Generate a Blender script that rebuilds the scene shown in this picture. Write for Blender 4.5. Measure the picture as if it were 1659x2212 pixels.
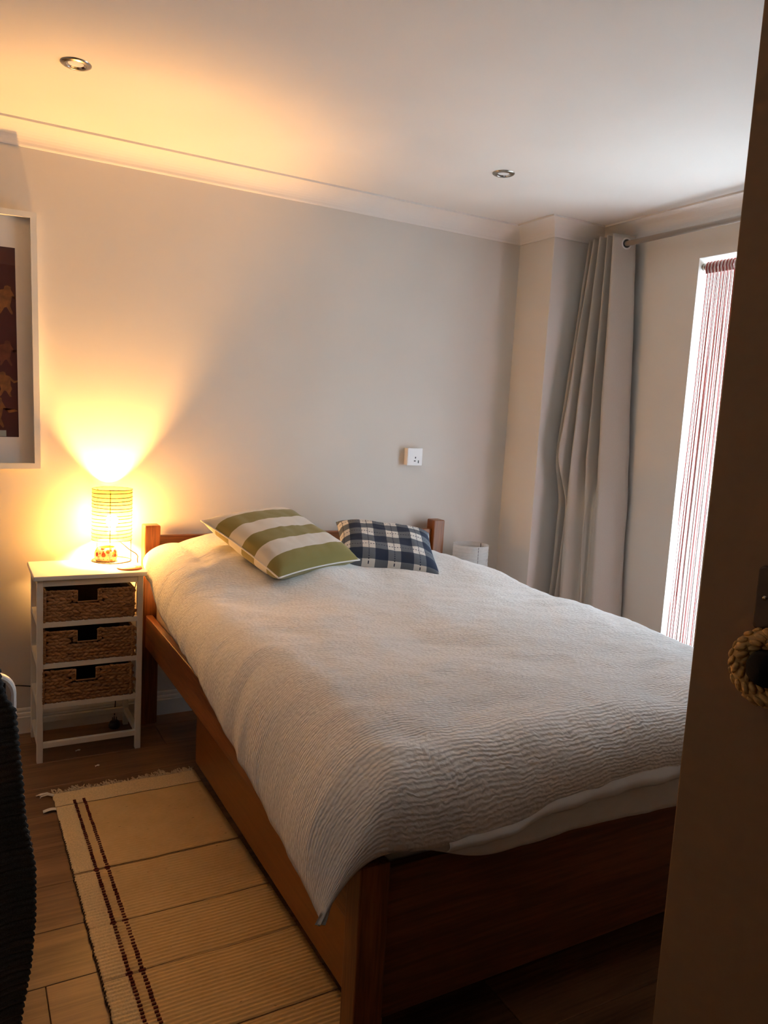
import bpy, bmesh, math, random
import numpy as np
from mathutils import Vector, Matrix, noise

random.seed(4)
for o in list(bpy.data.objects):
    bpy.data.objects.remove(o, do_unlink=True)
S = bpy.context.scene
COL = S.collection

# ------------------------------------------------------------------ camera
YAW, PITCH, ROLL, FPX = math.radians(29.218), math.radians(-7.0945), math.radians(3.2541), 1659.87
cam_loc = Vector((-0.6616, -3.2653, 1.344))
F_ = Vector((math.sin(YAW)*math.cos(PITCH), math.cos(YAW)*math.cos(PITCH), math.sin(PITCH)))
R_ = Vector((math.cos(YAW), -math.sin(YAW), 0.0))
U_ = R_.cross(F_)
R2 = R_*math.cos(ROLL) + U_*math.sin(ROLL)
U2 = U_*math.cos(ROLL) - R_*math.sin(ROLL)
cd = bpy.data.cameras.new('camera')
cd.sensor_fit = 'VERTICAL'
cd.sensor_height = 36.0
cd.lens = FPX/2212.0*36.0
cd.clip_start = 0.02
cam = bpy.data.objects.new('camera', cd)
M = Matrix.Identity(4)
for i in range(3):
    M[i][0], M[i][1], M[i][2], M[i][3] = R2[i], U2[i], -F_[i], cam_loc[i]
cam.matrix_world = M
COL.objects.link(cam)
S.camera = cam

# ------------------------------------------------------------------ light and exposure
S.view_settings.view_transform = 'Standard'
S.view_settings.look = 'None'
S.view_settings.gamma = 1.0
S.view_settings.use_curve_mapping = False
S.view_settings.exposure = 0.95
SKY_STRENGTH = 14.0
LAMP_POWER = 56.0
LAMP_COLOUR = (1.0, 0.50, 0.135)

w = bpy.data.worlds.new('overcast_sky')
S.world = w
w.use_nodes = True
bg = w.node_tree.nodes['Background']
bg.inputs['Color'].default_value = (0.70, 0.87, 1.0, 1)
bg.inputs['Strength'].default_value = SKY_STRENGTH

# room measures (metres): back wall y = 0, window wall x = XR
H = 2.322
XP, YP, XR = 1.876, -0.263, 2.20
XL, YF = -1.75, -3.45
WY0, WY1, WZ0, WZ1 = -1.60, -0.857, 0.06, 2.11

portal = bpy.data.lights.new('window_portal', 'AREA')
portal.shape = 'RECTANGLE'
portal.size = WZ1-WZ0
portal.size_y = WY1-WY0
portal.cycles.is_portal = True
po = bpy.data.objects.new('window_portal', portal)
po.location = (XR+0.262, (WY0+WY1)/2, (WZ0+WZ1)/2)
po.rotation_euler = (0, math.radians(90), 0)
COL.objects.link(po)

# ------------------------------------------------------------------ helpers
LOC = {}

def root(name, loc=(0, 0, 0), label=None, cat=None, group=None, rot=None, local=False):
    o = bpy.data.objects.new(name, None)
    o.empty_display_size = 0.05
    o.location = loc
    if rot is not None:
        if isinstance(rot, Matrix):
            o.matrix_world = Matrix.Translation(loc) @ rot.to_4x4()
        else:
            o.rotation_euler = rot
    COL.objects.link(o)
    LOC[o] = Vector((0, 0, 0)) if local else Vector(loc)
    tag(o, label, cat, group)
    return o

def tag(o, label=None, cat=None, group=None, kind=None):
    if label: o['label'] = label
    if cat: o['category'] = cat
    if group: o['group'] = group
    if kind: o['kind'] = kind
    return o

def link(name, me, mats, parent=None, centre=None):
    o = bpy.data.objects.new(name, me)
    COL.objects.link(o)
    if mats is not None and not me.materials:
        for m in (mats if isinstance(mats, (list, tuple)) else [mats]):
            me.materials.append(m)
    c = centre if centre is not None else Vector((0, 0, 0))
    if parent is not None:
        o.parent = parent
        o.location = c - LOC[parent]
    else:
        o.location = c
    LOC[o] = c
    return o

def from_bm(name, bm, mats, parent=None, smooth=False, recentre=True):
    me = bpy.data.meshes.new(name)
    bmesh.ops.recalc_face_normals(bm, faces=bm.faces[:])
    c = Vector((0, 0, 0))
    if recentre and len(bm.verts):
        lo = Vector([min(v.co[i] for v in bm.verts) for i in range(3)])
        hi = Vector([max(v.co[i] for v in bm.verts) for i in range(3)])
        c = (lo+hi)/2
        bmesh.ops.translate(bm, verts=bm.verts[:], vec=-c)
    for f in bm.faces:
        f.smooth = smooth
    bm.to_mesh(me)
    bm.free()
    return link(name, me, mats, parent, c)

def add_box(bm, x0, x1, y0, y1, z0, z1, bevel=0.0, seg=2, mat=0):
    r = bmesh.ops.create_cube(bm, size=1.0)
    vs = r['verts']
    for v in vs:
        v.co = Vector(((x0+x1)/2+v.co.x*(x1-x0), (y0+y1)/2+v.co.y*(y1-y0), (z0+z1)/2+v.co.z*(z1-z0)))
    fs = set(f for v in vs for f in v.link_faces)
    for f in fs:
        f.material_index = mat
    if bevel > 0:
        es = list(set(e for v in vs for e in v.link_edges))
        bmesh.ops.bevel(bm, geom=es, offset=bevel, segments=seg, affect='EDGES', profile=0.5)

def box(name, x0, x1, y0, y1, z0, z1, mat, parent=None, bevel=0.003, seg=2):
    bm = bmesh.new()
    add_box(bm, x0, x1, y0, y1, z0, z1, bevel, seg)
    return from_bm(name, bm, mat, parent)

def add_tube(bm, pts, r, n=8, closed=False, cap=True):
    pts = [Vector(p) for p in pts]
    N = len(pts)
    rings = []
    prev = None
    for i, p in enumerate(pts):
        if closed:
            t = (pts[(i+1) % N]-pts[i-1]).normalized()
        else:
            t = (pts[min(i+1, N-1)]-pts[max(i-1, 0)]).normalized()
        if prev is None:
            a = Vector((0, 0, 1)) if abs(t.z) < 0.9 else Vector((1, 0, 0))
            u = t.cross(a).normalized()
        else:
            u = (prev-t*prev.dot(t)).normalized()
        prev = u
        v = t.cross(u)
        rr = r(i/(N-1)) if callable(r) else r
        rings.append([bm.verts.new(p+(u*math.cos(2*math.pi*k/n)+v*math.sin(2*math.pi*k/n))*rr) for k in range(n)])
    for i in range(N if closed else N-1):
        a, b = rings[i], rings[(i+1) % N]
        for k in range(n):
            bm.faces.new((a[k], a[(k+1) % n], b[(k+1) % n], b[k]))
    if cap and not closed:
        bm.faces.new(rings[0][::-1])
        bm.faces.new(rings[-1])

def tube(name, pts, r, mat, parent=None, n=8, closed=False):
    bm = bmesh.new()
    add_tube(bm, pts, r, n, closed)
    return from_bm(name, bm, mat, parent, smooth=True)

def add_lathe(bm, prof, cx, cy, n=32, close=False):
    rings = []
    for r, z in prof:
        rings.append([bm.verts.new((cx+r*math.cos(2*math.pi*k/n), cy+r*math.sin(2*math.pi*k/n), z)) for k in range(n)])
    m = len(rings)
    for i in range(m if close else m-1):
        a, b = rings[i], rings[(i+1) % m]
        for k in range(n):
            bm.faces.new((a[k], a[(k+1) % n], b[(k+1) % n], b[k]))
    return rings

def lathe(name, prof, cx, cy, mat, parent=None, n=32, cap0=False, cap1=False, smooth=True, close=False):
    bm = bmesh.new()
    rg = add_lathe(bm, prof, cx, cy, n, close)
    if cap0: bm.faces.new(rg[0])
    if cap1: bm.faces.new(rg[-1])
    return from_bm(name, bm, mat, parent, smooth=smooth)

def grid(name, P, mats, parent=None, uv=None, smooth=True, closed_u=False):
    """P: (nv, nu, 3) array of points."""
    nv, nu = P.shape[:2]
    verts = P.reshape(-1, 3)
    c = Vector(((verts[:, k].min()+verts[:, k].max())/2 for k in range(3)))
    vv = verts-np.array(c)
    faces = []
    for j in range(nv-1):
        for i in range(nu-1 if not closed_u else nu):
            i2 = (i+1) % nu
            faces.append((j*nu+i, j*nu+i2, (j+1)*nu+i2, (j+1)*nu+i))
    me = bpy.data.meshes.new(name)
    me.from_pydata(vv.tolist(), [], faces)
    if uv is not None:
        uvl = me.uv_layers.new(name='UVMap')
        idx = np.array(faces).reshape(-1)
        uvl.data.foreach_set('uv', uv.reshape(-1, 2)[idx].astype(np.float32).reshape(-1))
    if smooth:
        me.polygons.foreach_set('use_smooth', [True]*len(faces))
    me.update()
    return link(name, me, mats, parent, c)

def prism(bm, pts, z0, z1, axis='z', mat=0):
    """extrude polygon pts (a,b) between z0 and z1 along axis."""
    def co(a, b, c):
        return {'z': (a, b, c), 'y': (a, c, b), 'x': (c, a, b)}[axis]
    lo = [bm.verts.new(co(a, b, z0)) for a, b in pts]
    hi = [bm.verts.new(co(a, b, z1)) for a, b in pts]
    n = len(pts)
    fs = [bm.faces.new(lo[::-1]), bm.faces.new(hi)]
    for i in range(n):
        fs.append(bm.faces.new((lo[i], lo[(i+1) % n], hi[(i+1) % n], hi[i])))
    for f in fs: f.material_index = mat

def sweep_offset(path, prof, name, mat, parent=None, smooth=False):
    """sweep profile (distance from wall, z) along a polyline of wall points; the room lies to the right of travel."""
    n = len(path)
    P = []
    dirs = [(Vector(path[i+1])-Vector(path[i])).normalized() for i in range(n-1)]
    nrm = [Vector((d.y, -d.x)) for d in dirs]
    rows = []
    for i in range(n):
        if i == 0: m = nrm[0]
        elif i == n-1: m = nrm[-1]
        else: m = (nrm[i-1]+nrm[i])/(1+nrm[i-1].dot(nrm[i]))
        rows.append([(path[i][0]+m.x*d, path[i][1]+m.y*d, z) for d, z in prof])
    bm = bmesh.new()
    vr = [[bm.verts.new(p) for p in r] for r in rows]
    k = len(prof)
    for i in range(n-1):
        for j in range(k):
            bm.faces.new((vr[i][j], vr[i][(j+1) % k], vr[i+1][(j+1) % k], vr[i+1][j]))
    bm.faces.new(vr[0]); bm.faces.new(vr[-1][::-1])
    return from_bm(name, bm, mat, parent, smooth=smooth)

def fbm(x, y, z=0.0, o=3):
    return noise.fractal(Vector((x, y, z)), 1.0, 2.0, o)

def smooth01(t):
    t = np.clip(t, 0, 1)
    return t*t*(3-2*t)

# ------------------------------------------------------------------ materials
def nodes_of(name):
    m = bpy.data.materials.new(name)
    m.use_nodes = True
    nt = m.node_tree
    return m, nt, nt.nodes['Principled BSDF'], nt.nodes['Material Output']

def N(nt, t, **kw):
    n = nt.nodes.new(t)
    for k, v in kw.items():
        setattr(n, k, v)
    return n

def ramp(nt, stops):
    r = N(nt, 'ShaderNodeValToRGB')
    e = r.color_ramp.elements
    e[0].position, e[0].color = stops[0][0], (*stops[0][1], 1)
    e[1].position, e[1].color = stops[-1][0], (*stops[-1][1], 1)
    for p, c in stops[1:-1]:
        k = e.new(p); k.color = (*c, 1)
    return r

def coords(nt, kind='Object', scale=(1, 1, 1), rot=(0, 0, 0)):
    tc = N(nt, 'ShaderNodeTexCoord')
    mp = N(nt, 'ShaderNodeMapping')
    mp.inputs['Scale'].default_value = scale
    mp.inputs['Rotation'].default_value = rot
    nt.links.new(tc.outputs[kind], mp.inputs['Vector'])
    return mp.outputs['Vector']

def bump(nt, bsdf, height, strength, dist):
    b = N(nt, 'ShaderNodeBump')
    b.inputs['Strength'].default_value = strength
    b.inputs['Distance'].default_value = dist
    nt.links.new(height, b.inputs['Height'])
    nt.links.new(b.outputs['Normal'], bsdf.inputs['Normal'])
    return b

def plain(name, col, rough=0.5, metal=0.0, var=0.06, nscale=30.0, bmp=0.0, spec=0.5):
    m, nt, b, out = nodes_of(name)
    no = N(nt, 'ShaderNodeTexNoise')
    no.inputs['Scale'].default_value = nscale
    no.inputs['Detail'].default_value = 4
    nt.links.new(coords(nt), no.inputs['Vector'])
    r = ramp(nt, [(0.3, tuple(c*(1-var) for c in col)), (0.7, tuple(min(1, c*(1+var)) for c in col))])
    nt.links.new(no.outputs['Fac'], r.inputs['Fac'])
    nt.links.new(r.outputs['Color'], b.inputs['Base Color'])
    b.inputs['Roughness'].default_value = rough
    b.inputs['Metallic'].default_value = metal
    b.inputs['Specular IOR Level'].default_value = spec
    if bmp > 0:
        bump(nt, b, no.outputs['Fac'], 0.5, bmp)
    return m

def wood(name, axis, dark, light, rough=0.38, scale=1.0, ringy=1.0):
    m, nt, b, out = nodes_of(name)
    sc = [28*scale, 28*scale, 28*scale]
    sc[axis] = 1.6*scale
    v = coords(nt, 'Object', tuple(sc))
    inf = N(nt, 'ShaderNodeObjectInfo')
    add = N(nt, 'ShaderNodeVectorMath', operation='ADD')
    mulr = N(nt, 'ShaderNodeVectorMath', operation='SCALE')
    mulr.inputs[0].default_value = (13.1, 7.7, 5.3)
    nt.links.new(inf.outputs['Random'], mulr.inputs['Scale'])
    nt.links.new(v, add.inputs[0]); nt.links.new(mulr.outputs[0], add.inputs[1])
    n1 = N(nt, 'ShaderNodeTexNoise')
    n1.inputs['Scale'].default_value = 0.32
    n1.inputs['Detail'].default_value = 3
    n1.inputs['Distortion'].default_value = 0.6
    nt.links.new(add.outputs[0], n1.inputs['Vector'])
    # growth rings out of the slow noise
    mu = N(nt, 'ShaderNodeMath', operation='MULTIPLY'); mu.inputs[1].default_value = 26*ringy
    sn = N(nt, 'ShaderNodeMath', operation='SINE')
    nt.links.new(n1.outputs['Fac'], mu.inputs[0]); nt.links.new(mu.outputs[0], sn.inputs[0])
    n2 = N(nt, 'ShaderNodeTexNoise')
    n2.inputs['Scale'].default_value = 6.0
    n2.inputs['Detail'].default_value = 5
    nt.links.new(add.outputs[0], n2.inputs['Vector'])
    ma = N(nt, 'ShaderNodeMath', operation='MULTIPLY_ADD')
    ma.inputs[1].default_value = 0.16; 
    nt.links.new(sn.outputs[0], ma.inputs[0]); nt.links.new(n2.outputs['Fac'], ma.inputs[2])
    r = ramp(nt, [(0.25, dark), (0.75, light)])
    nt.links.new(ma.outputs[0], r.inputs['Fac'])
    nt.links.new(r.outputs['Color'], b.inputs['Base Color'])
    b.inputs['Roughness'].default_value = rough
    bump(nt, b, ma.outputs[0], 0.25, 0.0006)
    return m

MT = {}
def wall_paint(name, col):
    m, nt, b, out = nodes_of(name)
    no = N(nt, 'ShaderNodeTexNoise'); no.inputs['Scale'].default_value = 260; no.inputs['Detail'].default_value = 0
    n2 = N(nt, 'ShaderNodeTexNoise'); n2.inputs['Scale'].default_value = 3; n2.inputs['Detail'].default_value = 1
    v = coords(nt)
    nt.links.new(v, no.inputs['Vector']); nt.links.new(v, n2.inputs['Vector'])
    r = ramp(nt, [(0.3, tuple(c*0.975 for c in col)), (0.7, tuple(c*1.02 for c in col))])
    nt.links.new(n2.outputs['Fac'], r.inputs['Fac'])
    nt.links.new(r.outputs['Color'], b.inputs['Base Color'])
    b.inputs['Roughness'].default_value = 0.75
    b.inputs['Specular IOR Level'].default_value = 0.25
    bump(nt, b, no.outputs['Fac'], 0.12, 0.0005)
    return m

MT['wall'] = wall_paint('off_white_wall_paint', (0.70, 0.655, 0.595))
MT['ceiling'] = wall_paint('white_ceiling_paint', (0.80, 0.755, 0.705))
MT['trim'] = wall_paint('white_satin_trim', (0.80, 0.78, 0.74))
MT['bounce_cut_wall'] = wall_paint('dark_bounce_cut_paint', (0.20, 0.13, 0.08))  # unseen front and hall walls, darkened to cut bounced light
MT['white_paint'] = plain('white_painted_wood', (0.80, 0.78, 0.72), 0.38, var=0.02, nscale=12)
MT['pvc'] = plain('white_window_plastic', (0.82, 0.84, 0.85), 0.3, var=0.01)
D1, D2 = (0.135, 0.038, 0.010), (0.29, 0.098, 0.025)
for ax in range(3):
    MT['pine%d' % ax] = wood('red_stained_pine_%s' % 'xyz'[ax], ax, D1, D2)
MT['panel'] = wood('dark_stained_foot_panel', 0, (0.10, 0.030, 0.010), (0.21, 0.068, 0.020), 0.45, 0.7)
MT['drawer'] = wood('amber_stained_drawer', 1, (0.25, 0.080, 0.014), (0.33, 0.115, 0.022), 0.33, 0.5, 0.3)
MT['black'] = plain('black_plastic', (0.012, 0.012, 0.013), 0.4)
MT['knob'] = plain('dark_hole_black', (0.010, 0.009, 0.009), 0.85, spec=0.15)  # near black, so the knob passes for a shaded hole
MT['wire'] = plain('dark_lamp_wire', (0.05, 0.035, 0.025), 0.45, 0.6)
MT['chrome'] = plain('brushed_nickel', (0.42, 0.39, 0.35), 0.25, 1.0, var=0.03)
MT['chrome_bright'] = plain('polished_reflector', (0.75, 0.73, 0.70), 0.12, 1.0, var=0.02)
MT['plate'] = plain('aged_bronze_plate', (0.085, 0.055, 0.036), 0.3, 0.7, var=0.1)
MT['socket'] = plain('white_socket_plastic', (0.84, 0.84, 0.84), 0.3, var=0.01)
MT['mat'] = plain('picture_mount_card', (0.78, 0.74, 0.71), 0.8, var=0.01)
MT['door'] = plain('tan_door_paint', (0.30, 0.17, 0.08), 0.55, var=0.04, nscale=60, bmp=0.0004)
MT['sheet'] = plain('white_bed_sheet', (0.78, 0.80, 0.83), 0.85, var=0.02)
MT['paper'] = plain('white_paper_scrap', (0.75, 0.72, 0.68), 0.8)
MT['chair'] = plain('white_moulded_plastic', (0.80, 0.76, 0.72), 0.3, var=0.02)

def floor_mat():
    m = wood('brown_oak_laminate', 0, (0.135, 0.066, 0.030), (0.25, 0.132, 0.064), 0.42, 0.8)
    nt = m.node_tree
    b = nt.nodes['Principled BSDF']
    src = b.inputs['Base Color'].links[0].from_socket
    hs = N(nt, 'ShaderNodeHueSaturation')
    inf = N(nt, 'ShaderNodeObjectInfo')
    mr = N(nt, 'ShaderNodeMapRange')
    mr.inputs['To Min'].default_value = 0.85; mr.inputs['To Max'].default_value = 1.15
    nt.links.new(inf.outputs['Random'], mr.inputs['Value'])
    nt.links.new(mr.outputs['Result'], hs.inputs['Value'])
    nt.links.new(src, hs.inputs['Color'])
    nt.links.new(hs.outputs['Color'], b.inputs['Base Color'])
    return m
MT['floor'] = floor_mat()

def fabric(name, col, rough=0.9, weave=900.0, bmp=0.0004, col2=None, sheen=0.2):
    m, nt, b, out = nodes_of(name)
    v = coords(nt)
    w1 = N(nt, 'ShaderNodeTexNoise'); w1.inputs['Scale'].default_value = weave; w1.inputs['Detail'].default_value = 2
    nt.links.new(v, w1.inputs['Vector'])
    r = ramp(nt, [(0.3, tuple(c*0.9 for c in col)), (0.7, col2 or col)])
    nt.links.new(w1.outputs['Fac'], r.inputs['Fac'])
    nt.links.new(r.outputs['Color'], b.inputs['Base Color'])
    b.inputs['Roughness'].default_value = rough
    b.inputs['Sheen Weight'].default_value = sheen
    b.inputs['Specular IOR Level'].default_value = 0.2
    bump(nt, b, w1.outputs['Fac'], 0.4, bmp)
    return m
MT['eyelet'] = plain('pale_eyelet_plastic', (0.62, 0.60, 0.57), 0.35)
MT['pole'] = plain('satin_nickel_pole', (0.42, 0.37, 0.32), 0.38, 0.35, var=0.03)
MT['curtain'] = fabric('greige_curtain_cloth', (0.47, 0.425, 0.365), weave=700)
MT['throw'] = fabric('black_ribbed_knit', (0.030, 0.027, 0.025), weave=500, bmp=0.0008, col2=(0.065, 0.060, 0.055), sheen=0.35)

def duvet_mat():
    m, nt, b, out = nodes_of('white_seersucker_cotton')
    uv = coords(nt, 'UV')
    # slow warp of the weave
    nw = N(nt, 'ShaderNodeTexNoise'); nw.inputs['Scale'].default_value = 5; nw.inputs['Detail'].default_value = 3
    nt.links.new(uv, nw.inputs['Vector'])
    sub = N(nt, 'ShaderNodeVectorMath', operation='MULTIPLY_ADD')
    sub.inputs[1].default_value = (0.05, 0.05, 0)
    nt.links.new(nw.outputs['Color'], sub.inputs[0]); nt.links.new(uv, sub.inputs[2])
    # rows of puckers that run across the bed
    sp = N(nt, 'ShaderNodeSeparateXYZ'); nt.links.new(sub.outputs[0], sp.inputs[0])
    mv = N(nt, 'ShaderNodeMath', operation='MULTIPLY'); mv.inputs[1].default_value = 2*math.pi*125
    nt.links.new(sp.outputs['Y'], mv.inputs[0])
    mp = N(nt, 'ShaderNodeMapping'); mp.inputs['Scale'].default_value = (52, 70, 1)
    nt.links.new(sub.outputs[0], mp.inputs['Vector'])
    n2 = N(nt, 'ShaderNodeTexNoise'); n2.inputs['Scale'].default_value = 1.0; n2.inputs['Detail'].default_value = 2
    nt.links.new(mp.outputs[0], n2.inputs['Vector'])
    ph = N(nt, 'ShaderNodeMath', operation='MULTIPLY_ADD'); ph.inputs[1].default_value = 8.0
    nt.links.new(n2.outputs['Fac'], ph.inputs[0]); nt.links.new(mv.outputs[0], ph.inputs[2])
    sn = N(nt, 'ShaderNodeMath', operation='SINE'); nt.links.new(ph.outputs[0], sn.inputs[0])
    mp2 = N(nt, 'ShaderNodeMapping'); mp2.inputs['Scale'].default_value = (78, 120, 1)
    nt.links.new(sub.outputs[0], mp2.inputs['Vector'])
    vo = N(nt, 'ShaderNodeTexVoronoi'); vo.inputs['Scale'].default_value = 1.0; vo.inputs['Randomness'].default_value = 0.8
    nt.links.new(mp2.outputs[0], vo.inputs['Vector'])
    ma = N(nt, 'ShaderNodeMath', operation='MULTIPLY_ADD'); ma.inputs[1].default_value = -0.85; ma.inputs[2].default_value = 0.85
    nt.links.new(vo.outputs['Distance'], ma.inputs[0])
    mb = N(nt, 'ShaderNodeMath', operation='MULTIPLY_ADD'); mb.inputs[1].default_value = 0.22
    nt.links.new(sn.outputs[0], mb.inputs[0]); nt.links.new(ma.outputs[0], mb.inputs[2])
    r = ramp(nt, [(0.0, (0.79, 0.775, 0.765)), (1.0, (0.86, 0.85, 0.845))])
    nt.links.new(mb.outputs[0], r.inputs['Fac'])
    nt.links.new(r.outputs['Color'], b.inputs['Base Color'])
    b.inputs['Roughness'].default_value = 0.9
    b.inputs['Sheen Weight'].default_value = 0.15
    b.inputs['Specular IOR Level'].default_value = 0.15
    bump(nt, b, mb.outputs[0], 0.9, 0.0030)
    return m
MT['duvet'] = duvet_mat()

def stripes_mat():
    m, nt, b, out = nodes_of('olive_and_cream_stripes')
    uv = coords(nt, 'UV')
    sp = N(nt, 'ShaderNodeSeparateXYZ'); nt.links.new(uv, sp.inputs[0])
    mu = N(nt, 'ShaderNodeMath', operation='MULTIPLY'); mu.inputs[1].default_value = 3.0
    nt.links.new(sp.outputs['Y'], mu.inputs[0])
    fr = N(nt, 'ShaderNodeMath', operation='FRACT'); nt.links.new(mu.outputs[0], fr.inputs[0])
    r = ramp(nt, [(0.0, (0.235, 0.195, 0.052)), (0.5, (0.66, 0.62, 0.56))])
    r.color_ramp.interpolation = 'CONSTANT'
    nt.links.new(fr.outputs[0], r.inputs['Fac'])
    nt.links.new(r.outputs['Color'], b.inputs['Base Color'])
    no = N(nt, 'ShaderNodeTexNoise'); no.inputs['Scale'].default_value = 240; nt.links.new(uv, no.inputs['Vector'])
    b.inputs['Roughness'].default_value = 0.9
    b.inputs['Sheen Weight'].default_value = 0.2
    bump(nt, b, no.outputs['Fac'], 0.3, 0.0006)
    return m
MT['stripes'] = stripes_mat()

def plaid_mat():
    m, nt, b, out = nodes_of('navy_and_white_plaid')
    uv = coords(nt, 'UV')
    sp = N(nt, 'ShaderNodeSeparateXYZ'); nt.links.new(uv, sp.inputs[0])
    def band(sock, n, off):
        mu = N(nt, 'ShaderNodeMath', operation='MULTIPLY_ADD'); mu.inputs[1].default_value = n; mu.inputs[2].default_value = off
        nt.links.new(sock, mu.inputs[0])
        fr = N(nt, 'ShaderNodeMath', operation='FRACT'); nt.links.new(mu.outputs[0], fr.inputs[0])
        g = N(nt, 'ShaderNodeMath', operation='GREATER_THAN'); g.inputs[1].default_value = 0.5
        nt.links.new(fr.outputs[0], g.inputs[0])
        # stitch line in the middle of the pale band
        s1 = N(nt, 'ShaderNodeMath', operation='SUBTRACT'); s1.inputs[1].default_value = 0.25
        nt.links.new(fr.outputs[0], s1.inputs[0])
        ab = N(nt, 'ShaderNodeMath', operation='ABSOLUTE'); nt.links.new(s1.outputs[0], ab.inputs[0])
        ln = N(nt, 'ShaderNodeMath', operation='LESS_THAN'); ln.inputs[1].default_value = 0.022
        nt.links.new(ab.outputs[0], ln.inputs[0])
        return g.outputs[0], ln.outputs[0]
    gx, lx = band(sp.outputs['X'], 4.0, 0.10)
    gy, ly = band(sp.outputs['Y'], 3.5, 0.35)
    def dash(sock, n):
        mu = N(nt, 'ShaderNodeMath', operation='MULTIPLY'); mu.inputs[1].default_value = n
        nt.links.new(sock, mu.inputs[0])
        fr = N(nt, 'ShaderNodeMath', operation='FRACT'); nt.links.new(mu.outputs[0], fr.inputs[0])
        g = N(nt, 'ShaderNodeMath', operation='GREATER_THAN'); g.inputs[1].default_value = 0.45
        nt.links.new(fr.outputs[0], g.inputs[0])
        return g.outputs[0]
    def mulm(a, c):
        k = N(nt, 'ShaderNodeMath', operation='MULTIPLY'); nt.links.new(a, k.inputs[0]); nt.links.new(c, k.inputs[1]); return k.outputs[0]
    dx, dy = mulm(lx, dash(sp.outputs['Y'], 38)), mulm(ly, dash(sp.outputs['X'], 38))
    mx = N(nt, 'ShaderNodeMath', operation='MAXIMUM'); nt.links.new(dx, mx.inputs[0]); nt.links.new(dy, mx.inputs[1])
    ad = N(nt, 'ShaderNodeMath', operation='ADD'); nt.links.new(gx, ad.inputs[0]); nt.links.new(gy, ad.inputs[1])
    half = N(nt, 'ShaderNodeMath', operation='MULTIPLY'); half.inputs[1].default_value = 0.5
    nt.links.new(ad.outputs[0], half.inputs[0])
    r = ramp(nt, [(0.0, (0.70, 0.68, 0.64)), (0.35, (0.125, 0.14, 0.165)), (0.8, (0.016, 0.027, 0.058))])
    r.color_ramp.interpolation = 'CONSTANT'
    nt.links.new(half.outputs[0], r.inputs['Fac'])
    mix = N(nt, 'ShaderNodeMix', data_type='RGBA')
    mix.inputs['B'].default_value = (0.02, 0.03, 0.06, 1)
    nt.links.new(mx.outputs[0], mix.inputs['Factor']); nt.links.new(r.outputs['Color'], mix.inputs['A'])
    no = N(nt, 'ShaderNodeTexNoise'); no.inputs['Scale'].default_value = 260; nt.links.new(uv, no.inputs['Vector'])
    nt.links.new(mix.outputs['Result'], b.inputs['Base Color'])
    b.inputs['Roughness'].default_value = 0.9
    bump(nt, b, no.outputs['Fac'], 0.3, 0.0006)
    return m
MT['plaid'] = plaid_mat()

def rug_mat():
    m, nt, b, out = nodes_of('undyed_woven_wool_rug')
    v = coords(nt)
    n1 = N(nt, 'ShaderNodeTexNoise'); n1.inputs['Scale'].default_value = 9; n1.inputs['Detail'].default_value = 5
    nt.links.new(v, n1.inputs['Vector'])
    mp = N(nt, 'ShaderNodeMapping'); mp.inputs['Scale'].default_value = (60, 320, 60)
    nt.links.new(v, mp.inputs['Vector'])
    n2 = N(nt, 'ShaderNodeTexNoise'); n2.inputs['Scale'].default_value = 1; n2.inputs['Detail'].default_value = 3
    nt.links.new(mp.outputs[0], n2.inputs['Vector'])
    r = ramp(nt, [(0.25, (0.60, 0.40, 0.175)), (0.7, (0.78, 0.55, 0.27))])
    ma = N(nt, 'ShaderNodeMath', operation='MULTIPLY_ADD'); ma.inputs[1].default_value = 0.5
    h = N(nt, 'ShaderNodeMath', operation='MULTIPLY'); h.inputs[1].default_value = 0.5
    nt.links.new(n2.outputs['Fac'], h.inputs[0])
    nt.links.new(n1.outputs['Fac'], ma.inputs[0]); nt.links.new(h.outputs[0], ma.inputs[2])
    nt.links.new(ma.outputs[0], r.inputs['Fac'])
    # little dark slubs
    mp3 = N(nt, 'ShaderNodeMapping'); mp3.inputs['Scale'].default_value = (38, 95, 1); mp3.inputs['Rotation'].default_value = (0, 0, 0.3)
    nt.links.new(v, mp3.inputs['Vector'])
    n3 = N(nt, 'ShaderNodeTexNoise'); n3.inputs['Scale'].default_value = 1.0; n3.inputs['Detail'].default_value = 1
    nt.links.new(mp3.outputs[0], n3.inputs['Vector'])
    r3 = ramp(nt, [(0.735, (0, 0, 0)), (0.79, (0.6, 0.6, 0.6))])
    nt.links.new(n3.outputs['Fac'], r3.inputs['Fac'])
    mix = N(nt, 'ShaderNodeMix', data_type='RGBA')
    mix.inputs['B'].default_value = (0.13, 0.07, 0.03, 1)
    nt.links.new(r3.outputs['Color'], mix.inputs['Factor']); nt.links.new(r.outputs['Color'], mix.inputs['A'])
    nt.links.new(mix.outputs['Result'], b.inputs['Base Color'])
    b.inputs['Roughness'].default_value = 0.95
    b.inputs['Specular IOR Level'].default_value = 0.1
    bump(nt, b, n2.outputs['Fac'], 0.5, 0.0015)
    return m
MT['rug'] = rug_mat()
MT['rug_band'] = plain('pale_rug_border', (0.76, 0.58, 0.33), 0.95, var=0.14, nscale=220, bmp=0.0015, spec=0.1)
MT['fringe'] = plain('rug_fringe_cotton', (0.60, 0.48, 0.33), 0.95, var=0.15, nscale=90, spec=0.1)
MT['stitch'] = plain('maroon_stitch', (0.14, 0.035, 0.028), 0.9, spec=0.1)
MT['rug_seam'] = plain('brown_rug_seam', (0.20, 0.125, 0.06), 0.95, var=0.3, nscale=120, spec=0.1)
MT['rug_edge'] = plain('dark_edge_cord', (0.11, 0.07, 0.045), 0.9, spec=0.1)
MT['tag'] = plain('white_rug_label', (0.75, 0.70, 0.62), 0.8)

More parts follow.
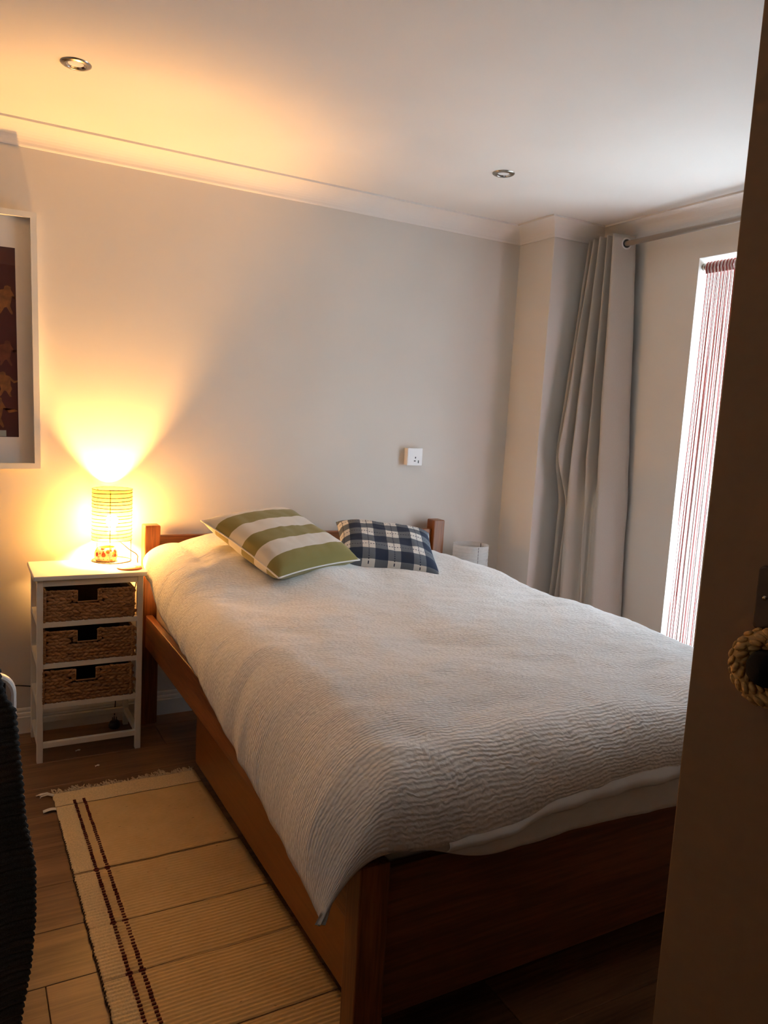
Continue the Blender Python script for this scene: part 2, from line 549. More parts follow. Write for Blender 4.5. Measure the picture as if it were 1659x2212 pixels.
def wicker_mat(name, c1, c2):
    m, nt, b, out = nodes_of(name)
    v = coords(nt, 'Object', (40, 40, 160))
    n1 = N(nt, 'ShaderNodeTexNoise'); n1.inputs['Scale'].default_value = 1; n1.inputs['Detail'].default_value = 4
    nt.links.new(v, n1.inputs['Vector'])
    r = ramp(nt, [(0.3, c1), (0.7, c2)])
    nt.links.new(n1.outputs['Fac'], r.inputs['Fac'])
    nt.links.new(r.outputs['Color'], b.inputs['Base Color'])
    b.inputs['Roughness'].default_value = 0.6
    bump(nt, b, n1.outputs['Fac'], 0.4, 0.001)
    return m
MT['wicker'] = wicker_mat('brown_seagrass', (0.17, 0.072, 0.026), (0.46, 0.24, 0.10))
MT['wicker_in'] = plain('basket_lining', (0.05, 0.028, 0.015), 0.9)
MT['straw'] = wicker_mat('golden_straw', (0.36, 0.19, 0.05), (0.70, 0.44, 0.16))

def glass_mat(name, fac=0.03, tint=(1, 1, 1)):
    m, nt, b, out = nodes_of(name)
    nt.nodes.remove(b)
    t = N(nt, 'ShaderNodeBsdfTransparent'); t.inputs['Color'].default_value = (*tint, 1)
    g = N(nt, 'ShaderNodeBsdfGlossy'); g.inputs['Roughness'].default_value = 0.02
    fr = N(nt, 'ShaderNodeFresnel'); fr.inputs['IOR'].default_value = 1.45
    mx = N(nt, 'ShaderNodeMixShader')
    mx.inputs['Fac'].default_value = fac
    nt.nodes.remove(fr)
    nt.links.new(t.outputs[0], mx.inputs[1]); nt.links.new(g.outputs[0], mx.inputs[2])
    nt.links.new(mx.outputs[0], out.inputs['Surface'])
    return m
MT['glass'] = glass_mat('clear_glass')

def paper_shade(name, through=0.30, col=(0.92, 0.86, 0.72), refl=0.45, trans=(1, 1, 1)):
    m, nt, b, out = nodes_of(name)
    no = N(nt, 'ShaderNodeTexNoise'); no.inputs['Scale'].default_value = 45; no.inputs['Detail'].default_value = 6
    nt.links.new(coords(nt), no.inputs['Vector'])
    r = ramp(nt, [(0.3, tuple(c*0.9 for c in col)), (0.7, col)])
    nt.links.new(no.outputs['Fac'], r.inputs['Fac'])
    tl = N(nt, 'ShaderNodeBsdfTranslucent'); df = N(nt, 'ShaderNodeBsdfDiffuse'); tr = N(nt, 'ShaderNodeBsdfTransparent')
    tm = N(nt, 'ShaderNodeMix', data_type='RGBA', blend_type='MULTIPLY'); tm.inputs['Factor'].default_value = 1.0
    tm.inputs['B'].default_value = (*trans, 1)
    nt.links.new(r.outputs['Color'], tm.inputs['A']); nt.links.new(tm.outputs['Result'], tl.inputs['Color'])
    nt.links.new(r.outputs['Color'], df.inputs['Color'])
    m1 = N(nt, 'ShaderNodeMixShader'); m1.inputs['Fac'].default_value = refl
    nt.links.new(tl.outputs[0], m1.inputs[1]); nt.links.new(df.outputs[0], m1.inputs[2])
    m2 = N(nt, 'ShaderNodeMixShader'); m2.inputs['Fac'].default_value = through
    nt.links.new(m1.outputs[0], m2.inputs[1]); nt.links.new(tr.outputs[0], m2.inputs[2])
    nt.links.new(m2.outputs[0], out.inputs['Surface'])
    nt.nodes.remove(b)
    return m
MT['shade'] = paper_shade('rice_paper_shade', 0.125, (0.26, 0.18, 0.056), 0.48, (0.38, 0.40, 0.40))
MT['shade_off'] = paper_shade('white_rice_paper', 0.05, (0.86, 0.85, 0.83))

def emit(name, col, strength):
    m, nt, b, out = nodes_of(name)
    b.inputs['Base Color'].default_value = (0.9, 0.9, 0.9, 1)
    b.inputs['Emission Color'].default_value = (*col, 1)
    b.inputs['Emission Strength'].default_value = strength
    return m
MT['bulb'] = emit('glowing_bulb', LAMP_COLOUR, LAMP_POWER*48.0)

def mosaic_mat():
    m, nt, b, out = nodes_of('spotted_mosaic_glass')
    v = coords(nt)
    vo = N(nt, 'ShaderNodeTexVoronoi'); vo.inputs['Scale'].default_value = 62
    nt.links.new(v, vo.inputs['Vector'])
    sp = N(nt, 'ShaderNodeSeparateColor'); nt.links.new(vo.outputs['Color'], sp.inputs[0])
    r = ramp(nt, [(0.0, (0.42, 0.05, 0.02)), (0.35, (0.30, 0.29, 0.30)), (0.6, (0.62, 0.16, 0.04)), (0.8, (0.16, 0.02, 0.012))])
    r.color_ramp.interpolation = 'CONSTANT'
    nt.links.new(sp.outputs[0], r.inputs['Fac'])
    edge = N(nt, 'ShaderNodeMath', operation='GREATER_THAN'); edge.inputs[1].default_value = 0.50
    nt.links.new(vo.outputs['Distance'], edge.inputs[0])
    mix = N(nt, 'ShaderNodeMix', data_type='RGBA'); mix.inputs['B'].default_value = (0.72, 0.48, 0.28, 1)
    nt.links.new(edge.outputs[0], mix.inputs['Factor']); nt.links.new(r.outputs['Color'], mix.inputs['A'])
    nt.links.new(mix.outputs['Result'], b.inputs['Base Color'])
    b.inputs['Roughness'].default_value = 0.15
    return m
MT['mosaic'] = mosaic_mat()
MT['amber'] = plain('amber_glass_inside', (0.75, 0.38, 0.10), 0.25)
MT['wax'] = plain('candle_wax', (0.75, 0.62, 0.42), 0.5)

def print_mat():
    m, nt, b, out = nodes_of('maroon_art_print')
    no = N(nt, 'ShaderNodeTexNoise'); no.inputs['Scale'].default_value = 4; no.inputs['Detail'].default_value = 6
    nt.links.new(coords(nt), no.inputs['Vector'])
    r = ramp(nt, [(0.3, (0.040, 0.004, 0.003)), (0.75, (0.082, 0.011, 0.008))])
    nt.links.new(no.outputs['Fac'], r.inputs['Fac']); nt.links.new(r.outputs['Color'], b.inputs['Base Color'])
    b.inputs['Roughness'].default_value = 0.6
    return m
MT['print'] = print_mat()
MT['figure'] = plain('dull_gold_ink', (0.20, 0.075, 0.018), 0.6, var=0.45, nscale=35)
MT['figure_dim'] = plain('dim_gold_ink', (0.125, 0.032, 0.012), 0.6, var=0.4, nscale=35)
MT['caption'] = plain('grey_green_caption', (0.33, 0.36, 0.33), 0.7)
MT['coaster'] = plain('orange_coaster_ring', (0.60, 0.155, 0.06), 0.5, var=0.1)
MT['coaster_in'] = plain('cream_coaster_centre', (0.74, 0.66, 0.50), 0.5, var=0.05)
MT['coaster_print'] = plain('coaster_line_print', (0.40, 0.25, 0.13), 0.5)
MT['string_red'] = plain('dark_red_string', (0.36, 0.075, 0.065), 0.8)
MT['string_pale'] = plain('pale_pink_string', (0.72, 0.58, 0.56), 0.8)

# ------------------------------------------------------------------ the room
def struct(o): o['kind'] = 'structure'; return o

T = 0.12
struct(box('wall_back', XL-T, XR+0.26, 0.0, T, -0.03, H+T, MT['wall'], bevel=0))
struct(box('wall_pilaster', XP, XR, YP, 0.0, 0.0, H, MT['wall'], bevel=0.002))
struct(box('wall_left', XL-T, XL, YF, 0.0, -0.03, H+T, MT['wall'], bevel=0))
bm = bmesh.new()
XO = XR+0.26
add_box(bm, XR, XO, WY1, 0.0, -0.03, H)
add_box(bm, XR, XO, YF, WY0, -0.03, H)
add_box(bm, XR, XO, WY0, WY1, WZ1, H)
add_box(bm, XR, XO, WY0, WY1, -0.03, WZ0)
struct(from_bm('wall_right', bm, MT['wall']))
DX0, DX1, DZ = -0.49, 0.40, 2.0
bm = bmesh.new()
add_box(bm, XL-T, DX0, YF-0.1, YF, -0.03, H)
add_box(bm, DX1, XO, YF-0.1, YF, -0.03, H)
add_box(bm, DX0, DX1, YF-0.1, YF, DZ, H)
struct(from_bm('wall_front', bm, MT['bounce_cut_wall']))
HY = -4.7
struct(box('wall_hall_left', -1.22, -1.1, HY, YF-0.1, -0.03, H, MT['bounce_cut_wall'], bevel=0))
struct(box('wall_hall_right', 1.1, 1.22, HY, YF-0.1, -0.03, H, MT['bounce_cut_wall'], bevel=0))
struct(box('wall_hall_end', -1.22, 1.22, HY-0.1, HY, -0.03, H, MT['bounce_cut_wall'], bevel=0))
struct(box('ceiling', XL-T, XO, HY-0.1, 0.0, H, H+T, MT['ceiling'], bevel=0))
fl = struct(box('floor', XL-T, XO, HY-0.1, 0.0, -0.04, -0.011, MT['floor'], bevel=0))

# laminate planks: rows run along the back wall, butt joints staggered
PW, PL = 0.198, 1.28
me_cache = {}
row = 0
y1 = -0.715 + 4*PW
joint0 = {}
while y1 > YF:
    ya, yb = max(y1-PW, YF), min(y1, 0.0)
    k = round((-0.715-y1)/PW)
    if yb-ya > 0.01:
        # the row between y = -1.507 and -1.705 has a joint at x = -0.498
        off = -0.498 + ((k-4)*0.47) % PL
        x = off-PL*math.ceil((off-XL)/PL)
        while x < XR:
            xa, xb = max(x, XL), min(x+PL, XR)
            if xb-xa > 0.02:
                key = (round(xb-xa, 3), round(yb-ya, 3))
                c = Vector(((xa+xb)/2, (ya+yb)/2, -0.0055))
                if key not in me_cache:
                    bm = bmesh.new()
                    lx, ly = key[0]/2-0.0006, key[1]/2-0.0006
                    add_box(bm, -lx, lx, -ly, ly, -0.0055, 0.0055, 0.0012, 1)
                    me = bpy.data.meshes.new('plank'); bmesh.ops.recalc_face_normals(bm, faces=bm.faces[:]); bm.to_mesh(me); bm.free()
                    me_cache[key] = me
                link('plank', me_cache[key], MT['floor'], fl, c)
            x += PL
    y1 -= PW

# cornice and skirting
path = [(XL, YF), (XL, 0.0), (XP, 0.0), (XP, YP), (XR, YP), (XR, YF)]
cz = 0.072
prof = [(0.0, H), (0.0, H-cz), (0.007, H-cz), (0.010, H-cz+0.005)]
for k in range(1, 9):
    a = k/9*math.pi/2
    prof.append((0.010+0.078*(1-math.cos(a))*0.9+0.078*0.1*k/9, H-cz+0.005+(cz-0.013)*math.sin(a)*0.75+(cz-0.013)*0.25*k/9))
prof += [(0.088, H-0.008), (0.098, H-0.008), (0.098, H)]
o = struct(sweep_offset(path, prof, 'trim_1', MT['ceiling']))
prof = [(0, 0), (0.016, 0), (0.016, 0.066), (0.013, 0.070), (0.013, 0.076), (0.011, 0.082), (0.008, 0.085), (0.008, 0.094), (0.005, 0.100), (0, 0.102)]
struct(sweep_offset(path, prof, 'baseboard_back', MT['trim']))

# ------------------------------------------------------------------ window
win = root('window_1', (XO-0.07, (WY0+WY1)/2, WZ0)); win['kind'] = 'structure'
xa, xb = XO-0.10, XO-0.04
ym = (WY0+WY1)/2
fw = 0.055
bm = bmesh.new()
add_box(bm, xa, xb, WY0, WY0+fw, WZ0, WZ1, 0.004)
add_box(bm, xa, xb, WY1-fw, WY1, WZ0, WZ1, 0.004)
add_box(bm, xa, xb, WY0+fw, WY1-fw, WZ1-fw, WZ1, 0.004)
add_box(bm, xa, xb, WY0+fw, WY1-fw, WZ0, WZ0+fw, 0.004)
from_bm('window_frame', bm, MT['pvc'], win)
box('mullion', xa, xb, ym-0.04, ym+0.04, WZ0+fw, WZ1-fw, MT['pvc'], win)
box('pane', xa+0.025, xa+0.031, WY0+fw, ym-0.04, WZ0+fw, WZ1-fw, MT['glass'], win, bevel=0)
box('pane', xa+0.025, xa+0.031, ym+0.04, WY1-fw, WZ0+fw, WZ1-fw, MT['glass'], win, bevel=0)
box('window_sill', XR-0.0, xa, WY0, WY1, WZ0, WZ0+0.012, MT['trim'], win, bevel=0.003)

# string curtain in the window recess
sc = root('string_curtain', (XR+0.035, ym, WZ0+0.012), 'red and white string curtain hanging in the window recess', 'string curtain')
SX, SZ = XR+0.035, 2.076
bm = bmesh.new()
add_tube(bm, [(SX, WY0+0.001, SZ), (SX, WY1-0.001, SZ)], 0.009, 10)
from_bm('rod', bm, MT['pvc'], sc, smooth=True)
tube('rod_end', [(SX, WY1-0.001, SZ), (SX, WY1-0.014, SZ)], 0.017, MT['chrome'], sc, 12)
tube('rod_end', [(SX, WY0+0.001, SZ), (SX, WY0+0.014, SZ)], 0.017, MT['chrome'], sc, 12)
rng = random.Random(2)
bm = bmesh.new()
bh = bmesh.new()
y = WY1-0.022
i = 0
while y > WY0+0.02:
    mi = i % 2
    n = (WY1-y)
    drift = 0.045*math.exp(-n/0.06) if n < 0.3 else 0.0
    jx, jy = rng.uniform(-.006, .006), rng.uniform(-.004, .004)
    r = 0.0030
    y_bot = min(y+drift+jy, WY1-0.004)
    lev = [(SX+jx*0.2, y, SZ-0.02), (SX+jx, y+drift*0.25+jy*0.3, 1.5), (SX+jx*1.5, y+drift*0.7+jy, 0.8), (SX+jx, y_bot, WZ0+0.03)]
    prev = None
    for p in lev:
        ring = [bm.verts.new((p[0]+r*math.cos(a), p[1]+r*math.sin(a), p[2])) for a in (0, 2.09, 4.19)]
        if prev:
            for k in range(3):
                f = bm.faces.new((prev[k], prev[(k+1) % 3], ring[(k+1) % 3], ring[k])); f.material_index = mi
        prev = ring
    # pleated heading wrapped round the rod
    yy = y+rng.uniform(-.001, .001)
    for s in (0, 1):
        rr = 0.0135+0.003*s
        pts = [(SX-rr*0.4, yy-0.0042*s+rng.uniform(-.001, .001), SZ+0.017), (SX-rr, yy-0.0042*s, SZ+0.008), (SX-rr*1.05, yy-0.0042*s+0.002, SZ-0.012), (SX-rr*0.75, yy-0.0042*s, SZ-0.033)]
        nf = len(bh.faces)
        add_tube(bh, pts, 0.0028, 5)
        bh.faces.ensure_lookup_table()
        for f in bh.faces[nf:]: f.material_index = 1 if s == mi else 0
    y -= 0.0085
    i += 1
o = from_bm('strings', bm, [MT['string_red'], MT['string_pale']], sc); o['kind'] = 'stuff'
o = from_bm('heading', bh, [MT['string_red'], MT['string_pale']], sc, smooth=True); o['kind'] = 'stuff'

# curtain pole and curtain
PX, PZ = 2.10, 2.212
pole = root('curtain_pole', (PX, -1.6, PZ), 'brushed metal curtain pole above the window', 'curtain pole')
tube('rod', [(PX, -0.30, PZ), (PX, -3.1, PZ)], 0.0125, MT['pole'], pole, 16)
for yy in (-0.31, -3.0):
    bm = bmesh.new()
    add_tube(bm, [(XR-0.001, yy, PZ), (XR-0.012, yy, PZ)], 0.028, 16)
    add_tube(bm, [(XR-0.012, yy, PZ), (PX+0.01, yy, PZ)], 0.008, 10)
    from_bm('bracket', bm, MT['chrome'], pole, smooth=True)

TOP = [(2.05, -.318), (2.145, -.332), (2.045, -.352), (2.145, -.378), (2.035, -.402), (2.15, -.424), (2.040, -.446), (2.152, -.468), (2.032, -.492), (2.148, -.522)]
MID = [(1.945, -.325), (2.13, -.345), (1.930, -.360), (2.10, -.378), (1.975, -.402), (2.10, -.425), (2.03, -.45), (2.12, -.475), (2.050, -.512), (2.170, -.585)]
POC = [(1.99, -.325), (2.14, -.345), (2.005, -.358), (2.09, -.385), (1.974, -.40), (2.04, -.455), (2.02, -.480), (2.05, -.50), (2.045, -.548), (2.175, -.605)]
BOT = [(1.960, -.325), (2.14, -.345), (1.955, -.360), (2.08, -.40), (1.955, -.425), (2.02, -.50), (2.02, -.525), (2.04, -.53), (2.045, -.590), (2.180, -.640)]
def catmull(P, n):
    P = [np.array(p, float) for p in P]
    P = [2*P[0]-P[1]]+P+[2*P[-1]-P[-2]]
    out = []
    for k in range(1, len(P)-2):
        for t in np.linspace(0, 1, n, endpoint=False):
            a, b, c, d = P[k-1:k+3]
            out.append(0.5*((2*b)+(-a+c)*t+(2*a-5*b+4*c-d)*t*t+(-a+3*b-3*c+d)*t**3))
    out.append(P[-2])
    return np.array(out)
levels = [(2.252, TOP), (2.0, [tuple(0.75*a+0.25*b for a, b in zip(p, q)) for p, q in zip(TOP, MID)]), (1.22, MID), (0.93, POC), (0.02, BOT)]
lc = [(z, catmull(c, 9)) for z, c in levels]
zs = np.linspace(2.252, 0.02, 110)
rows = []
for z in zs:
    for k in range(len(lc)-1):
        if lc[k][0] >= z >= lc[k+1][0]-1e-9:
            t = (lc[k][0]-z)/(lc[k][0]-lc[k+1][0])
            ts = t if k < 2 else t*t*(3-2*t)
            c = lc[k][1]*(1-ts)+lc[k+1][1]*ts
            break
    wob = np.array([[0.004*fbm(z*3, s*0.25, 1.0), 0.004*fbm(z*3, s*0.25, 7.0)] for s in range(len(c))])*min(1, (2.252-z)*2)
    # the pocket where the back fold sags
    c = c+wob
    rows.append(np.column_stack([np.minimum(c[:, 0], XR-0.008), c[:, 1], np.full(len(c), z)]))
cu = root('curtain', (2.08, -0.45, 0.02), 'long greige eyelet curtain bunched beside the white corner column', 'curtain')
o = grid('cloth', np.array(rows), MT['curtain'], cu)
md = o.modifiers.new('thick', 'SOLIDIFY'); md.thickness = 0.0025; md.offset = 0
for k in range(9):
    a, b = Vector(TOP[k]), Vector(TOP[k+1])
    p = (a+b)/2
    bm = bmesh.new()
    n = 20
    d = (b-a).normalized()
    nn = Vector((d.y, -d.x, 0)) if True else None
    c = Vector((PX, p.y-(0.006 if k == 8 else 0), PZ))
    pts = [c+Vector((d.x, d.y, 0))*0.023*math.cos(2*math.pi*q/n)+Vector((0, 0, 1))*0.023*math.sin(2*math.pi*q/n) for q in range(n)]
    add_tube(bm, pts, 0.005, 8, closed=True)
    ey_ = from_bm('eyelet', bm, MT['eyelet'], cu, smooth=True)
    if k == 8:
        nrm_ = Vector((d.y, -d.x, 0)).normalized()
        if nrm_.y > 0: nrm_ = -nrm_
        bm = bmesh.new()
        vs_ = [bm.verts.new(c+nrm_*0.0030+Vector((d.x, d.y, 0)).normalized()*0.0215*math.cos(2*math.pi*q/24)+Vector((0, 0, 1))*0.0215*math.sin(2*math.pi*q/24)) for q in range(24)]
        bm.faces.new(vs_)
        from_bm('eyelet_shade_disc', bm, MT['black'], ey_)  # black disc painted in as the shade inside the eyelet

# ------------------------------------------------------------------ ceiling spotlights
def downlight(x, y, label):
    r = root('ceiling_spotlight', (x, y, H), label, 'spotlight', 'recessed ceiling spotlights')
    lathe('bezel', [(0.028, H), (0.028, H-0.004), (0.030, H-0.006), (0.034, H-0.0065), (0.036, H-0.005), (0.040, H-0.0045), (0.044, H-0.002), (0.0445, H)], x, y, MT['chrome'], r, 40)
    lathe('reflector', [(0.028, H-0.004), (0.022, H-0.0005)], x, y, MT['chrome_bright'], r, 40)
    lathe('lamp_lens', [(0.0005, H-0.0012), (0.022, H-0.0008)], x, y, MT['socket'], r, 40)
    return r
downlight(-0.345, -0.689, 'round metal ceiling spotlight nearer the framed picture')
downlight(1.238, -0.680, 'round metal ceiling spotlight nearer the curtain')

# ------------------------------------------------------------------ wall socket
sx, sz, sd = 1.258, 1.112, 0.036
so = root('wall_socket', (sx+0.043, 0, sz), 'white square wall socket above the headboard', 'socket')
box('back_box', sx+0.001, sx+0.085, -sd+0.009, -0.0, sz+0.001, sz+0.085, MT['socket'], so, 0.003)
fp = box('face_plate', sx, sx+0.086, -sd, -sd+0.009, sz, sz+0.086, MT['socket'], so, 0.003, 3)
cx = sx+0.046
for nm, (a, b, c, d) in {'earth_hole': (-0.003, 0.003, 0.035, 0.043), 'live_hole': (-0.008, 0.002, 0.020, 0.0255), 'switch_rocker': (0.015, 0.0205, 0.012, 0.026)}.items():
    box(nm, cx+a, cx+b, -sd-0.0008, -sd+0.001, sz+c, sz+d, MT['black'], fp, 0.0003, 1)

# ------------------------------------------------------------------ picture
ang = math.radians(1.0)
pc = Vector((-0.712, 0.0, 1.537))
pic = root('framed_picture', pc, 'white framed maroon print with gold dancing figures', 'picture', rot=(0, -ang, 0), local=True)
hw, hh = 0.322, 0.474
fwid, fd = 0.021, 0.040
bm = bmesh.new(); prism(bm, [(-hw, hh), (hw, hh), (hw-fwid, hh-fwid), (-hw+fwid, hh-fwid)], -fd, -0.004, 'y'); from_bm('frame_side', bm, MT['white_paint'], pic)
bm = bmesh.new(); prism(bm, [(-hw, -hh), (-hw+fwid, -hh+fwid), (hw-fwid, -hh+fwid), (hw, -hh)], -fd, -0.004, 'y'); from_bm('frame_side', bm, MT['white_paint'], pic)
bm = bmesh.new(); prism(bm, [(hw, hh), (hw, -hh), (hw-fwid, -hh+fwid), (hw-fwid, hh-fwid)], -fd, -0.004, 'y'); from_bm('frame_side', bm, MT['white_paint'], pic)
bm = bmesh.new(); prism(bm, [(-hw, hh), (-hw+fwid, hh-fwid), (-hw+fwid, -hh+fwid), (-hw, -hh)], -fd, -0.004, 'y'); from_bm('frame_side', bm, MT['white_paint'], pic)
box('backing', -hw+fwid, hw-fwid, -0.012, -0.006, -hh+fwid, hh-fwid, MT['mat'], pic, 0)
# mount with a window cut in it
px0, px1, pz0, pz1 = -hw+0.075, hw-0.073, -hh+0.119, hh-0.132
bm = bmesh.new()
add_box(bm, -hw+fwid, px0, -0.0150, -0.0121, -hh+fwid, hh-fwid)
add_box(bm, px1, hw-fwid, -0.0150, -0.0121, -hh+fwid, hh-fwid)
add_box(bm, px0, px1, -0.0150, -0.0121, pz1, hh-fwid)
add_box(bm, px0, px1, -0.0150, -0.0121, -hh+fwid, pz0)
from_bm('mount', bm, MT['mat'], pic)
pr = box('print', px0, px1, -0.0138, -0.0122, pz0, pz1, MT['print'], pic, 0)
FIG = [(0.0, .105), (.010, .102), (.012, .090), (.026, .086), (.046, .066), (.060, .070), (.058, .062), (.044, .056), (.030, .068), (.030, .048), (.036, .030), (.028, .014), (.034, -.004), (.026, -.004), (.012, .020), (.004, .022), (-.006, .004), (-.014, -.006), (-.018, .000), (-.008, .028), (-.012, .044), (-.016, .066), (-.032, .058), (-.052, .062), (-.064, .056), (-.052, .052), (-.034, .048), (-.012, .090), (-.012, .100)]
def figure(x, z, s, flip, mat):
    bm = bmesh.new()
    prism(bm, [(x+a*s*(-1 if flip else 1), z+b*s) for a, b in FIG], -0.0143, -0.0139, 'y')
    from_bm('figure', bm, mat, pr)
for x, z, s, f, m in [(px1-.028, .105, 0.95, 1, 'figure'), (px1-.032, -.085, 0.85, 1, 'figure_dim'), (px1-.050, -.20, .85, 0, 'figure'), (px1-.068, -.315, 1.05, 1, 'figure'),
                     (px1-.19, .16, .95, 0, 'figure'), (px1-.30, .05, .9, 1, 'figure_dim'), (px1-.20, -.02, .9, 0, 'figure_dim'), (px1-.36, -.12, 1.0, 0, 'figure'), (px1-.22, -.21, 1.0, 1, 'figure'), (px1-.38, .18, .9, 1, 'figure'), (px1-.36, -.30, .9, 0, 'figure_dim')]:
    figure(x, z, s, f, MT[m])
box('caption_box', px1-0.12, px1-0.043, -0.0143, -0.0139, pz0+0.002, pz0+0.025, MT['caption'], pr, 0)
box('glass', -hw+fwid, hw-fwid, -0.024, -0.022, -hh+fwid, hh-fwid, MT['glass'], pic, 0)

# ------------------------------------------------------------------ bed
BW, TP = 1.46, 0.065
YB, YFT = -0.100, -2.0746
bed = root('double_bed', (BW/2, -1.05, 0), 'red stained pine double bed frame with headboard and drawer', 'bed')
ZP = 0.848
for x in (0, BW-TP):
    bm = bmesh.new(); add_box(bm, x, x+TP, YB, YB+TP, 0, ZP, 0.006, 3)
    from_bm('head_post', bm, MT['pine2'], bed)
box('head_rail', TP, BW-TP, YB+0.018, YB+0.046, 0.700, 0.803, MT['pine0'], bed, 0.004)
box('head_rail', TP, BW-TP, YB+0.018, YB+0.046, 0.46, 0.60, MT['pine0'], bed, 0.004)
for x in (0.010, BW-0.038):
    box('side_rail', x, x+0.028, YFT+0.0594, YB, 0.339, 0.474, MT['pine1'], bed, 0.004)
for x in (0, BW-TP):
    box('foot_post', x, x+TP, YFT, YFT+0.0592, 0, 0.490, MT['pine2'], bed, 0.004)
box('foot_panel', TP, BW-TP, YFT+0.012, YFT+0.034, 0.1445, 0.468, MT['panel'], bed, 0.002)
for k in range(12):
    y = -0.25-k*0.155
    box('slat', 0.0385, BW-0.0385, y-0.035, y+0.035, 0.395, 0.413, MT['pine0'], bed, 0.002)
# left under-bed drawer, plus an unseen right one added to block window light
for sd_, lab in ((1, None), (-1, None)):
    mx_ = lambda a, b: (a, b) if sd_ == 1 else (BW-b, BW-a)
    bm = bmesh.new(); add_box(bm, *mx_(0.098, 0.118), -1.995, -0.5755, 0.028, 0.336, 0.009, 3)
    dw = from_bm('drawer', bm, MT['drawer'], bed)
    bm = bmesh.new()
    add_box(bm, *mx_(0.118, 0.70), -1.95, -1.93, 0.04, 0.25)
    add_box(bm, *mx_(0.118, 0.70), -0.64, -0.62, 0.04, 0.25)
    add_box(bm, *mx_(0.118, 0.70), -1.93, -0.64, 0.04, 0.05)
    add_box(bm, *mx_(0.68, 0.70), -1.93, -0.64, 0.05, 0.25)
    from_bm('drawer_box', bm, MT['pine1'], dw)
    for y in (-0.8, -1.75):
        for x in (0.16, 0.66):
            xx = x if sd_ == 1 else BW-x
            tube('castor', [(xx-0.01, y, 0.02), (xx+0.01, y, 0.02)], 0.02, MT['black'], dw, 12)

# ------------------------------------------------------------------ mattress with its sheet
mt = root('mattress', (0.73, -1.07, 0.413), 'white sheeted mattress showing at the foot of the bed', 'mattress')
bm = bmesh.new(); add_box(bm, 0.048, 1.412, -2.035, -0.09, 0.4135, 0.600, 0.04, 4)
from_bm('core', bm, MT['sheet'], mt, smooth=True)
# the sheet drapes over the foot edge and hangs in front of the panel
nu = 90
rows = []
for j in range(26):
    g = j/25
    r = []
    for i in range(nu):
        x = 0.10+i/(nu-1)*1.26
        zb = 0.452+0.060*math.exp(-((x-0.10)/0.13)**2)-0.006*math.sin(x*9)
        if g < 0.35:
            t = g/0.35
            y, z = -1.85-0.17*t, 0.606
        elif g < 0.65:
            t = (g-0.35)/0.30*math.pi/2
            y, z = -2.02-0.072*math.sin(t), 0.606-0.05*(1-math.cos(t))
        else:
            t = (g-0.65)/0.35
            y, z = -2.092+0.008*t, 0.556+(zb-0.556)*t
        n = fbm(x*5, g*3, 3.3)*0.006+fbm(x*16, g*6, 8.1)*0.002
        r.append((x, y-abs(n), z+n*0.4))
    rows.append(r)
o = grid('sheet', np.array(rows), MT['sheet'], mt)
md = o.modifiers.new('thick', 'SOLIDIFY'); md.thickness = 0.002; md.offset = 1

# ------------------------------------------------------------------ duvet
hem_y = np.array([-2.2, -1.966, -1.903, -1.838, -1.695, -1.545, -1.247, -1.102, -.855, -.523, -.404, -.30, -.12])
hem_z = np.array([.404, .402, .400, .398, .396, .426, .466, .509, .540, .585, .625, .66, .70])
hem_xy = np.array([-2.2, -2.067, -1.978, -1.894, -1.719, -1.55, -1.2, -.4, -.1])
hem_x = np.array([-.085, -.080, -.068, -.057, -.042, -.035, -.03, -.028, -.012])
foot_x = np.array([-.1, .035, .145, .325, .445, .605, .822, 1.5])
foot_z = np.array([.533, .533, .521, .524, .552, .563, .562, .560])
def ztop(x, y):
    z = 0.700-0.014*smooth01((-y-1.2)/0.9)
    hp = smooth01((y+0.88)/0.50)
    lobes = 0.120*np.exp(-((x-0.385)/0.345)**4)+0.055*np.exp(-((x-1.05)/0.27)**4)
    z = z+hp*lobes
    return z
NUL, NUT, NUR, NVT, NVF = 26, 104, 12, 150, 22
us = [('L', 1-k/NUL) for k in range(NUL)]+[('T', k/NUT) for k in range(NUT+1)]+[('R', (k+1)/NUR) for k in range(NUR)]
vs = [('T', k/NVT) for k in range(NVT+1)]+[('F', (k+1)/NVF) for k in range(NVF)]
xsL, xsR, ysF, yH = 0.125, 1.350, -1.965, -0.155
rows, uvr = [], []
